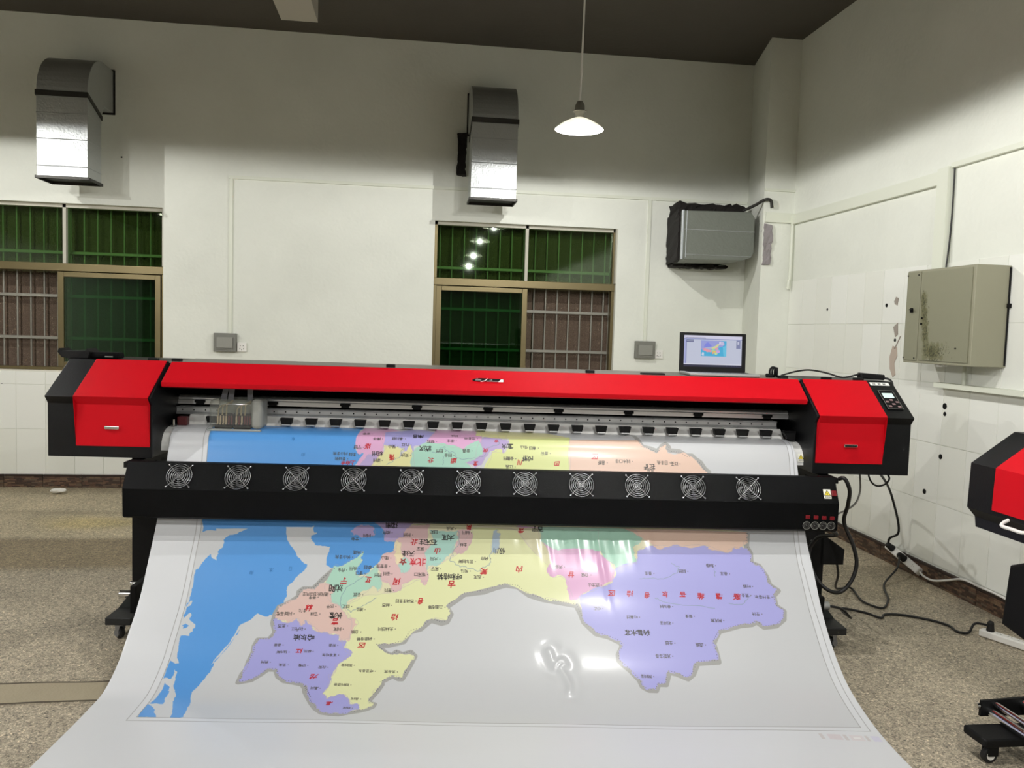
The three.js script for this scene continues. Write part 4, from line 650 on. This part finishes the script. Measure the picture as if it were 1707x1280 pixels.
{
  const loops = []; for (let k = 0; k < 4; k++) loops.push(new THREE.TorusGeometry(0.024 - k * 0.0015, 0.0055, 8, 30).rotateY(0.5 + 0.25 * k).translate(1.582 + k * 0.006, 1.37, -4.29 + k * 0.004));
  single('cable_coil', 'small black coil of cable standing on the printer beside the laptop', 'cable', [...loops, rbox(1.545, 1.341, -4.3, 1.575, 1.36, -4.26, 0.006), rbox(1.6, 1.341, -4.29, 1.64, 1.352, -4.26, 0.004)], M.blackFlat, { printer: true });
  single('power_adapter', 'black power adapter brick lying on the right end of the printer', 'adapter', [rbox(-0.065, 0, -0.026, 0.065, 0.03, 0.026, 0.007, 3).rotateZ(-0.06).translate(2.093, 1.347, -4.245)], M.blackFlat, { printer: true });
  single('adapter_cable', 'thin black cable waving along the printer top from coil to adapter', 'cable', tube([V(1.62, 1.352, -4.27), V(1.7, 1.375, -4.28), V(1.78, 1.385, -4.29), V(1.87, 1.372, -4.28), V(1.95, 1.352, -4.26), V(2.03, 1.372, -4.245)], 0.0045, 60), M.cable, { printer: true });
  single('adapter_lead', 'short black lead bending from the adapter over the printer end', 'cable', tube([V(2.155, 1.355, -4.245), V(2.18, 1.352, -4.23), V(2.19, 1.33, -4.2), V(2.186, 1.2, -4.3), V(2.18, 0.95, -4.4)], 0.0055, 40), M.cable, { printer: true });
  const bl = thing('tool_holder', 'black plastic scraper holder lying on top of the left printer cabinet', 'holder', [-1.95, 1.341, -4.27], { printer: true });
  bl.part('tray', sweepZ([[-2.075, 1.345], [-2.095, 1.372], [-2.088, 1.39], [-2.07, 1.377], [-1.96, 1.381], [-1.95, 1.392], [-1.935, 1.375], [-1.945, 1.342], [-2.03, 1.341], [-2.038, 1.322], [-2.045, 1.341]], -4.31, -4.2, 0.003), M.blackFlat);
  bl.part('grip', [rbox(-1.96, 1.342, -4.3, -1.802, 1.374, -4.22, 0.014, 4)], M.blackDeep);
  bl.part('maker_plate', rbox(-1.87, 1.35, -4.222, -1.83, 1.356, -4.2185, 0.001), M.greyPlastic);
}
// ---------------------------------------------------------------- air ducts on the back wall
function downDuct(x0, x1, label) {
  const { part } = thing('air_duct', label, 'duct', [(x0 + x1) / 2, 2.675, -7.5], { group: undefined });
  const arc = []; for (let k = 0; k <= 12; k++) { const a = k / 12 * Math.PI / 2; arc.push([-7.55 + 0.35 * Math.sin(a), 3.36 + 0.36 * Math.cos(a)]); }
  const elbow = part('duct_elbow', sweepX([[ZB, 3.72], ...arc, [-7.2, 3.36], [-7.5, 3.25], [-7.57, 3.36], [ZB, 3.36]], x0, x1, 0.002), M.galv);
  part('duct_flange', [sweepX([[-7.19, 3.335], [-7.19, 3.375], [-7.51, 3.262], [-7.51, 3.222]], x0 - 0.008, x1 + 0.008, 0.003)], M.galvDark, elbow);
  part('duct_flange', [rbox(x0 - 0.012, 3.345, -7.81, x1 + 0.012, 3.735, -7.785, 0.004)], M.foam, elbow);
  const d = part('duct_drop', sweepX([[-7.2, 3.34], [-7.2, 2.69], [-7.5, 2.69], [-7.5, 3.23]], x0, x1, 0.002), M.galv);
  for (const y of [3.197, 2.99, 2.772]) part('duct_seam', rbox(x0 - 0.002, y - 0.004, -7.502, x1 + 0.002, y + 0.004, -7.197, 0.002), M.galv, d);
  part('duct_outlet', [rbox(x0 - 0.012, 2.668, -7.512, x1 + 0.012, 2.692, -7.5, 0.003), rbox(x0 - 0.012, 2.668, -7.2, x1 + 0.012, 2.692, -7.192, 0.003), rbox(x0 - 0.012, 2.668, -7.51, x0, 2.692, -7.19, 0.003), rbox(x1, 2.668, -7.51, x1 + 0.012, 2.692, -7.19, 0.003), box(x0, 2.6885, -7.5, x1, 2.6895, -7.2)], M.galvDark, d);
  return part;
}
downDuct(-3.06, -2.665, 'galvanised elbow duct at far left above the wide window, its lower front lit white');
downDuct(0.483, 0.882, 'galvanised elbow duct in the middle, ending just above the second window');
function foamLump(x0, x1, y0, y1, z0, z1, n, seedTurn) {                // torn black foam: a lumpy slab
  const g = new THREE.BoxGeometry(x1 - x0, y1 - y0, z1 - z0, Math.max(3, Math.round((x1 - x0) / n)), Math.max(3, Math.round((y1 - y0) / n)), 3).toNonIndexed(), p = g.attributes.position;
  for (let i = 0; i < p.count; i++) { const x = p.getX(i), y = p.getY(i), z = p.getZ(i), k = (s) => (fbm(x * 34 + s + seedTurn, y * 34 + z * 21 + s, 211, 2) - 0.4) * n * 1.5; p.setXYZ(i, x + k(3), y + k(17), z + k(41)); }
  g.computeVertexNormals(); return g.translate((x0 + x1) / 2, (y0 + y1) / 2, (z0 + z1) / 2);
}
single('foam_plug', 'lump of torn black foam filling a hole in the wall, left of the middle duct', 'foam', [foamLump(0.392, 0.47, 2.97, 3.36, ZB - 0.03, ZB + 0.06, 0.03, 5)], M.foam);
{
  const { part } = thing('wall_duct', 'boxy grey duct sticking out of the wall in the corner above the laptop', 'duct', [2.72, 2.23, -7.5]);
  const front = [[2.38, 2.661], [3.015, 2.674], [3.053, 2.622], [3.058, 2.313], [3.034, 2.265], [2.957, 2.238], [2.416, 2.226], [2.388, 2.238]], z = -7.15;
  const lean = (g) => { const p = g.attributes.position; for (let i = 0; i < p.count; i++) p.setX(i, p.getX(i) + (z - p.getZ(i)) * 0.13 * Math.min(1, Math.max(0, (2.75 - p.getX(i)) / 0.37))); g.computeVertexNormals(); return g; };
  const d = part('duct_body', lean(sweepZ(front, -7.86, z, 0.006)), M.galvGrey);
  part('duct_flange', [rbox(2.374, 2.228, z - 0.02, 2.392, 2.664, z + 0.01, 0.003), rbox(2.415, 2.244, z - 0.005, 2.421, 2.661, z + 0.005, 0.001)], std(0xb3b8bb, 0.35, 0.6), d);
  part('duct_seam', [rbox(2.39, 2.492, z - 0.004, 3.056, 2.499, z + 0.004, 0.002), rbox(2.41, 2.271, z - 0.004, 3.034, 2.276, z + 0.004, 0.002)], M.galv, d);
  part('torn_foam', [lean(foamLump(2.36, 2.4, 2.23, 2.68, ZB - 0.03, -7.24, 0.03, 9)), foamLump(2.46, 3.1, 2.69, 2.79, ZB - 0.03, -7.5, 0.04, 21), foamLump(2.46, 3.0, 2.2, 2.225, ZB - 0.03, -7.6, 0.025, 33)], M.foam, d);
  single('wall_bracket', 'bent metal bracket reaching from the corner duct across to the pillar', 'bracket', [tube([V(2.96, 2.69, -7.2), V(3.03, 2.73, -7.1), V(3.09, 2.77, -7.02), V(3.13, 2.765, -7.015), V(3.15, 2.7, -7.02)], 0.014, 30)], M.galvDark);
  single('foam_strip', 'ragged strip of grey foam hanging on the pillar beside the corner duct', 'foam', [foamLump(3.098, 3.17, 2.2, 2.56, -7.09, -7.03, 0.03, 51)], std(0x8d8788, 0.95));
}
// ---------------------------------------------------------------- switches and sockets
for (const [x, y, side, ls, lp] of [[-1.69, 1.355, 1, 'grey wall switch box beside the left window', 'white wall socket beside the left grey switch box'], [2.262, 1.395, 1, 'grey wall switch box between the second window and the laptop', 'white wall socket next to the laptop and the grey switch box']]) {
  const { part } = thing('wall_switch', ls, 'switch', [x, y - 0.09, ZB]);
  part('switch_box', rbox(x - 0.1, y - 0.085, ZB, x + 0.1, y + 0.085, ZB + 0.05, 0.006), M.greyPlastic);
  part('switch_cover', [rbox(x - 0.072, y - 0.052, ZB + 0.05, x + 0.072, y + 0.05, ZB + 0.066, 0.006), rbox(x - 0.072, y - 0.064, ZB + 0.046, x + 0.072, y - 0.054, ZB + 0.06, 0.003)], M.greyPlasticLight);
  const s = thing('wall_socket', lp, 'socket', [x + 0.145, y - 0.083, ZB]);
  s.part('socket_plate', rbox(x + 0.102, y - 0.083, ZB, x + 0.188, y + 0.003, ZB + 0.018, 0.005), M.whitePlastic);
  s.part('socket_hole', [[-0.012, 0.014], [0.012, 0.014], [-0.016, -0.014], [0.016, -0.014], [0, -0.022]].map(([a, b]) => box(x + 0.145 + a - 0.0025, y - 0.04 + b - 0.005, ZB + 0.017, x + 0.145 + a + 0.0025, y - 0.04 + b + 0.005, ZB + 0.0188)), M.blackFlat);
}
// ---------------------------------------------------------------- electrical cabinet on the right wall
{
  const { part } = thing('electrical_cabinet', 'beige metal electrical cabinet on the right wall, its door stained with mould', 'cabinet', [3.26, 1.42, -4.61]);
  const x = 3.15, z0 = -4.935, z1 = -4.292, c = part('cabinet_shell', rbox(x, 1.42, z0, XR, 2.0, z1, 0.004), M.boxRim);
  part('cabinet_panel', rbox(x - 0.006, 1.435, z0 + 0.008, x, 1.99, -4.79, 0.002), M.boxPaint);
  const stain = canvasTexture(512, 512, (k, w, h) => {
    k.fillStyle = '#868570'; k.fillRect(0, 0, w, h);
    const dab = (n, fx, fy, col, r) => { for (let i = 0; i < n; i++) { k.fillStyle = col[Math.floor(rnd() * col.length)]; k.globalAlpha = 0.25 + 0.5 * rnd(); const q = r * (0.4 + rnd()); k.beginPath(); k.ellipse(fx(), fy(), q, q * (0.6 + 1.2 * rnd()), rnd() * 3, 0, 7); k.fill(); } };
    const g = () => rnd() + rnd() + rnd() - 1.5, cols = ['#3f4028', '#2b2c1d', '#5c5a3a', '#6e6a49'];
    for (let b = 0; b < 9; b++) { dab(26, () => 25 + b * 7 + g() * 30, () => 150 + b * 36 + g() * 34, ['#76755a', '#6d6c50'], 13); dab(90, () => 25 + b * 7 + g() * 26, () => 150 + b * 36 + g() * 34, cols, 4.2); };
    dab(120, () => 150 + g() * 95, () => 455 + g() * 45, ['#76755a', '#6d6c50'], 12); dab(620, () => 150 + g() * 90, () => 462 + g() * 40, cols, 3.6); dab(90, () => 260 + g() * 90, () => 450 + g() * 50, cols, 2.4); dab(60, () => 60 + g() * 40, () => 250 + g() * 80, cols, 2.2);
    k.globalAlpha = 1;
  });
  const door = new THREE.BoxGeometry(0.006, 0.545, 0.458); door.translate(x - 0.003, 1.712, -4.543);
  const d = part('cabinet_door', door, phys(0xffffff, 0.42, { map: stain }));
  part('door_latch', [rbox(x - 0.022, 1.735, -4.862, x - 0.006, 1.765, -4.848, 0.003), rbox(x - 0.03, 1.75, -4.86, x - 0.02, 1.757, -4.825, 0.002)], M.blackFlat);
  part('door_latch', [rod(V(x - 0.012, 1.7, -4.752), V(x, 1.7, -4.752), 0.006, 12), rod(V(x - 0.012, 1.665, -4.755), V(x, 1.665, -4.755), 0.007, 12)], M.blackFlat, d);
  part('screw', [[1.97, -4.92], [1.97, -4.81], [1.45, -4.92], [1.45, -4.81], [1.52, -4.42]].map(([y, z]) => rod(V(x - 0.01, y, z), V(x, y, z), 0.005, 10)), M.galvDark);
  part('cabinet_hinge', [rbox(XR - 0.022, 1.76, z1, XR - 0.004, 1.785, z1 + 0.02, 0.003), rod(V(XR - 0.012, 1.43, z1 + 0.003), V(XR - 0.012, 1.99, z1 + 0.003), 0.005, 8)], M.blackFlat, c);
  part('cable_gland', [rod(V(3.19, 1.425, -4.62), V(3.19, 1.405, -4.62), 0.02, 14), rod(V(3.19, 1.425, -4.57), V(3.19, 1.41, -4.57), 0.012, 14)], M.whitePlastic, c);
}
single('wall_cable', 'thin black cable running down the trunking into the electrical cabinet', 'cable', tube([V(XR - 0.012, 2.66, -4.84), V(XR - 0.012, 2.4, -4.838), V(XR - 0.014, 2.2, -4.842), V(XR - 0.03, 2.0, -4.84)], 0.005, 40), M.cable);
// ---------------------------------------------------------------- power strips, plugs and cables
function powerStrip(label, a, b, up, out, w, h, sockets) {                // a -> b along it, out: the way its face looks
  const len = a.distanceTo(b), ax = b.clone().sub(a).normalize(), o = out.clone().normalize(), s = new THREE.Vector3().crossVectors(o, ax).normalize(), mid = a.clone().add(b).multiplyScalar(0.5);
  const { part, root } = thing('power_strip', label, 'power strip', mid.toArray());
  const m = new THREE.Matrix4().makeBasis(ax, s, o).setPosition(mid), put = (g) => g.applyMatrix4(m);
  part('strip_body', put(new RoundedBoxGeometry(len, w, h, 3, Math.min(w, h) * 0.22)), M.whitePlastic);
  for (let k = 0; k < sockets; k++) { const x = (-0.5 + (k + 0.5) / sockets) * len * 0.92, g = []; for (const [p, q, r] of [[-0.008, 0.007, 0.4], [-0.008, -0.007, -0.4], [0.009, 0, 0]]) g.push(put(new THREE.BoxGeometry(0.007, 0.0022, 0.002).rotateZ(r).translate(x + p, q, h / 2))); part('socket_hole', g, M.greyPlastic); }
  return (x, y, z) => V(x, y, z).applyMatrix4(m);
}
const s1 = powerStrip('white power strip fixed low on the right wall with two black plugs in it', V(XR - 0.03, 0.125, -5.27), V(XR - 0.03, 0.05, -4.9), 0, V(-1, 0.75, 0), 0.052, 0.04, 4);
const s2 = powerStrip('white power strip lying on the floor behind the second printer', V(3.05, 0.022, -3.93), V(3.17, 0.022, -3.66), 0, V(0, 1, 0), 0.052, 0.038, 5);
const plug = (label, p, towards, r = 0.02) => single('power_plug', label, 'plug', [rod(p, p.clone().add(towards.clone().multiplyScalar(0.04)), r, 18, r * 0.8), new THREE.SphereGeometry(r * 0.85, 14, 10).translate(...p.clone().add(towards.clone().multiplyScalar(0.04)).toArray())], M.rubber);
const o1 = V(-0.8, 0.6, 0), p1 = s1(-0.115, 0.004, 0.018), p2 = s1(0.03, 0, 0.018), p3 = s2(-0.1, 0.0, 0.017);
plug('upper black plug in the power strip on the right wall', p1, o1, 0.024); plug('lower black plug in the power strip on the right wall', p2, o1, 0.025); plug('black plug in the power strip on the floor', p3, V(0, 1, 0), 0.02);
const q1 = p1.clone().addScaledVector(o1, 0.045), q2 = p2.clone().addScaledVector(o1, 0.045), q3 = p3.clone().add(V(0, 0.03, 0));
single('power_cable', 'black cable hanging straight from the printer cabinet to the upper wall plug', 'cable', tube([q1, q1.clone().add(V(-0.005, 0.05, 0.02)), V(3.3, 0.26, -5.1), V(3.24, 0.5, -5.1), V(2.9, 0.75, -4.75), toRoom([2.1, 0.89, -4.4])], 0.008, 80), M.cable);
single('floor_cable', 'black cable drooping from the lower wall plug across the floor to the printer leg', 'cable', tube([q2, V(3.2, 0.075, -4.93), V(3.02, 0.012, -4.78), V(2.86, 0.009, -4.48), V(2.735, 0.009, -4.345), V(2.69, 0.009, -4.45), V(2.75, 0.012, -4.7), toRoom([2.16, 0.09, -4.65]), toRoom([2.05, 0.26, -4.4]), toRoom([1.99, 0.4, -4.33])], 0.0065, 140), M.cable);
single('motor_cable', 'black cable snaking over the floor from printer foot to the floor power strip', 'cable', tube([toRoom([1.85, 0.175, -4.08]), toRoom([1.92, 0.165, -4.07]), toRoom([2.0, 0.1, -4.12]), V(2.5, 0.012, -4.34), V(2.6, 0.008, -4.27), V(2.64, 0.008, -4.19), V(2.69, 0.008, -4.24), V(2.78, 0.008, -4.235), V(2.9, 0.008, -4.15), V(2.955, 0.008, -4.06), V(2.945, 0.008, -3.965), V(2.985, 0.012, -3.94), V(3.03, 0.055, -3.955), q3], 0.0065, 160), M.cable);
single('white_cable', 'white cable leaving the wall power strip and sagging along the skirting', 'cable', tube([s1(0.19, 0, 0), V(3.33, 0.04, -4.85), V(3.335, 0.036, -4.77), V(3.34, 0.075, -4.64), V(3.345, 0.125, -4.5), V(3.345, 0.128, -4.34), V(3.345, 0.13, -4.2), V(3.34, 0.12, -4.08), V(3.33, 0.06, -3.95), V(3.28, 0.01, -3.8), V(3.2, 0.009, -3.6)], 0.007, 100), M.whiteCable);
single('heater_cable', 'thick black cable looping from the end of the fan bar towards the floor and back', 'cable', tube([[1.79, 0.872, -3.89], [1.805, 0.88, -3.87], [1.835, 0.83, -3.87], [1.862, 0.74, -3.93], [1.88, 0.634, -4], [1.935, 0.512, -4], [1.957, 0.42, -4], [1.932, 0.327, -4], [1.879, 0.273, -4], [1.816, 0.284, -4], [1.767, 0.339, -4.05], [1.76, 0.447, -4.12], [1.79, 0.525, -4.1], [1.82, 0.58, -3.95], [1.735, 0.634, -3.84]].map((p) => V(...p)), 0.0098, 160, 10), M.cable, { printer: true });
single('cabinet_cable', 'thin black cable looping under the right printer cabinet', 'cable', tube([[2.085, 0.89, -4.2], [2.095, 0.83, -4.2], [2.117, 0.797, -4.2], [2.147, 0.785, -4.2], [2.188, 0.799, -4.2], [2.204, 0.83, -4.2], [2.16, 0.89, -4.25]].map((p) => V(...p)), 0.005, 60), M.cable, { printer: true });
single('grey_cable', 'slim grey cable curving down behind the printer from the right cabinet', 'cable', tube([[2.045, 0.89, -4.22], [2.047, 0.82, -4.2], [2.05, 0.75, -4.2], [2.026, 0.686, -4.2], [1.948, 0.636, -4.2], [1.87, 0.6, -4.22]].map((p) => V(...p)), 0.005, 60), M.greyCable, { printer: true });
// ---------------------------------------------------------------- the second printer at the right edge
{
  const { part, place } = thing('second_printer', 'black and red printer cut off by the right edge, its rounded cabinet pointing left', 'printer', [2.45, 0, -1.3]);
  const prof = [[2.15, 1.094], [2.145, 0.922], [2.18, 0.885], [2.186, 0.845], [2.78, 0.845], [2.78, 1.1], [2.7, 1.215], [2.322, 1.216]];
  const c = part('end_cabinet', sweepZ(prof, -2.89, -2.2, 0.005), M.blackPaint);
  const doorLine = [[2.32, 1.2145], [2.15, 1.094], [2.1455, 0.94]], outer = strip(doorLine, 0.006);
  part('cabinet_door', sweepZ(outer, -2.747, -2.24, 0.002), M.redPaint, c);
  part('door_handle', tube([V(2.146, 0.922, -2.665), V(2.125, 0.912, -2.664), V(2.112, 0.905, -2.655), V(2.11, 0.904, -2.6), V(2.112, 0.905, -2.55), V(2.125, 0.912, -2.541), V(2.146, 0.922, -2.54)], 0.0065, 50, 10), M.whitePlastic, c);
  part('top_cover', sweepZ(strip([[2.32, 1.21], [2.2, 1.125]], 0.006), -2.2, 0.2, 0.002), M.redPaint);
  part('housing', [sweepZ([[2.32, 1.205], [2.205, 1.122], [2.215, 1.1], [2.7, 1.1], [2.7, 1.205]], -2.2, 0.2, 0.003), rbox(2.3, 0.86, -2.2, 2.7, 1.1, 0.2, 0.01)], M.blackFlat);
  const c2 = part('end_cabinet', sweepZ(prof, 0.2, 0.9, 0.005), M.blackPaint); part('cabinet_door', sweepZ(outer, 0.25, 0.76, 0.002), M.redPaint, c2);
  part('leg', new THREE.ExtrudeGeometry(outline([[2.96, 0.67], [2.985, 0.42], [2.62, 0.36], [2.35, 0.36], [2.35, 0.86], [2.5, 0.86]]), bevelled(0.16, 0.012)).translate(0, 0, 0.012).rotateY(Math.PI / 2).translate(2.4, 0, 0), M.blackFlat);
  part('leg', rbox(2.42, 0.1, 0.35, 2.54, 0.86, 0.5, 0.006), M.blackFlat);
  part('leg', rbox(2.48, 0.1, -2.78, 2.6, 0.86, -2.66, 0.006), M.blackFlat);
  const foot = part('foot', [rbox(2.12, 0.072, -2.793, 2.85, 0.104, -2.668, 0.008, 3)], M.blackFlat);
  part('foot', [rbox(2.12, 0.072, 0.35, 2.85, 0.104, 0.48, 0.008, 3)], M.blackFlat);
  part('shaft_plate', sweepZ([[2.232, 0.104], [2.234, 0.165], [2.62, 0.185], [2.62, 0.104]], -2.86, -2.846, 0.001), M.blackFlat);
  part('bolt', [rod(V(2.228, 0.145, -2.854), V(2.218, 0.145, -2.854), 0.011, 14)], M.chrome);
  part('take_up_shaft', rod(V(2.268, 0.126, -2.846), V(2.268, 0.126, 0.4), 0.0165, 20), M.chrome);
  part('take_up_shaft', rod(V(2.292, 0.152, -2.846), V(2.292, 0.152, 0.4), 0.011, 16), M.chrome);
  part('take_up_shaft', rod(V(2.41, 0.15, -2.846), V(2.41, 0.15, 0.4), 0.018, 20), M.chrome);
  const wheel = new THREE.LatheGeometry([[0.006, -0.012], [0.025, -0.012], [0.029, -0.008], [0.029, 0.008], [0.025, 0.012], [0.006, 0.012]].map((p) => new THREE.Vector2(...p)), 28).rotateX(Math.PI / 2), hub = new THREE.CylinderGeometry(0.016, 0.016, 0.0255, 20).rotateX(Math.PI / 2);
  for (const z of [-2.705, 0.4]) { place('caster_wheel', wheel, M.rubber, [2.165, 0.029, z], null, foot); place('caster_hub', hub, M.whitePlastic, [2.165, 0.029, z], null, foot); part('caster_fork', [rbox(2.15, 0.03, z - 0.02, 2.19, 0.074, z - 0.014, 0.002), rbox(2.15, 0.03, z + 0.014, 2.19, 0.074, z + 0.02, 0.002), rbox(2.14, 0.068, z - 0.024, 2.2, 0.074, z + 0.024, 0.002)], M.blackFlat, foot); }
}
// ---------------------------------------------------------------- litter
{
  const g = new THREE.IcosahedronGeometry(0.05, 3), p = g.attributes.position;
  for (let i = 0; i < p.count; i++) { const x = p.getX(i), y = p.getY(i), z = p.getZ(i), k = 0.55 + 0.9 * fbm(x * 30 + 20, y * 40 + z * 30 + 20, 173, 2); p.setXYZ(i, x * k * 1.5, Math.max(-0.012, y * k * 0.4), z * k); }
  g.computeVertexNormals(); single('crumpled_paper', 'scrap of crumpled white plastic film on the floor near the left skirting', 'litter', g.translate(-3.03, 0.03, -7.5), M.paper);
}
renderer.render(scene, camera);
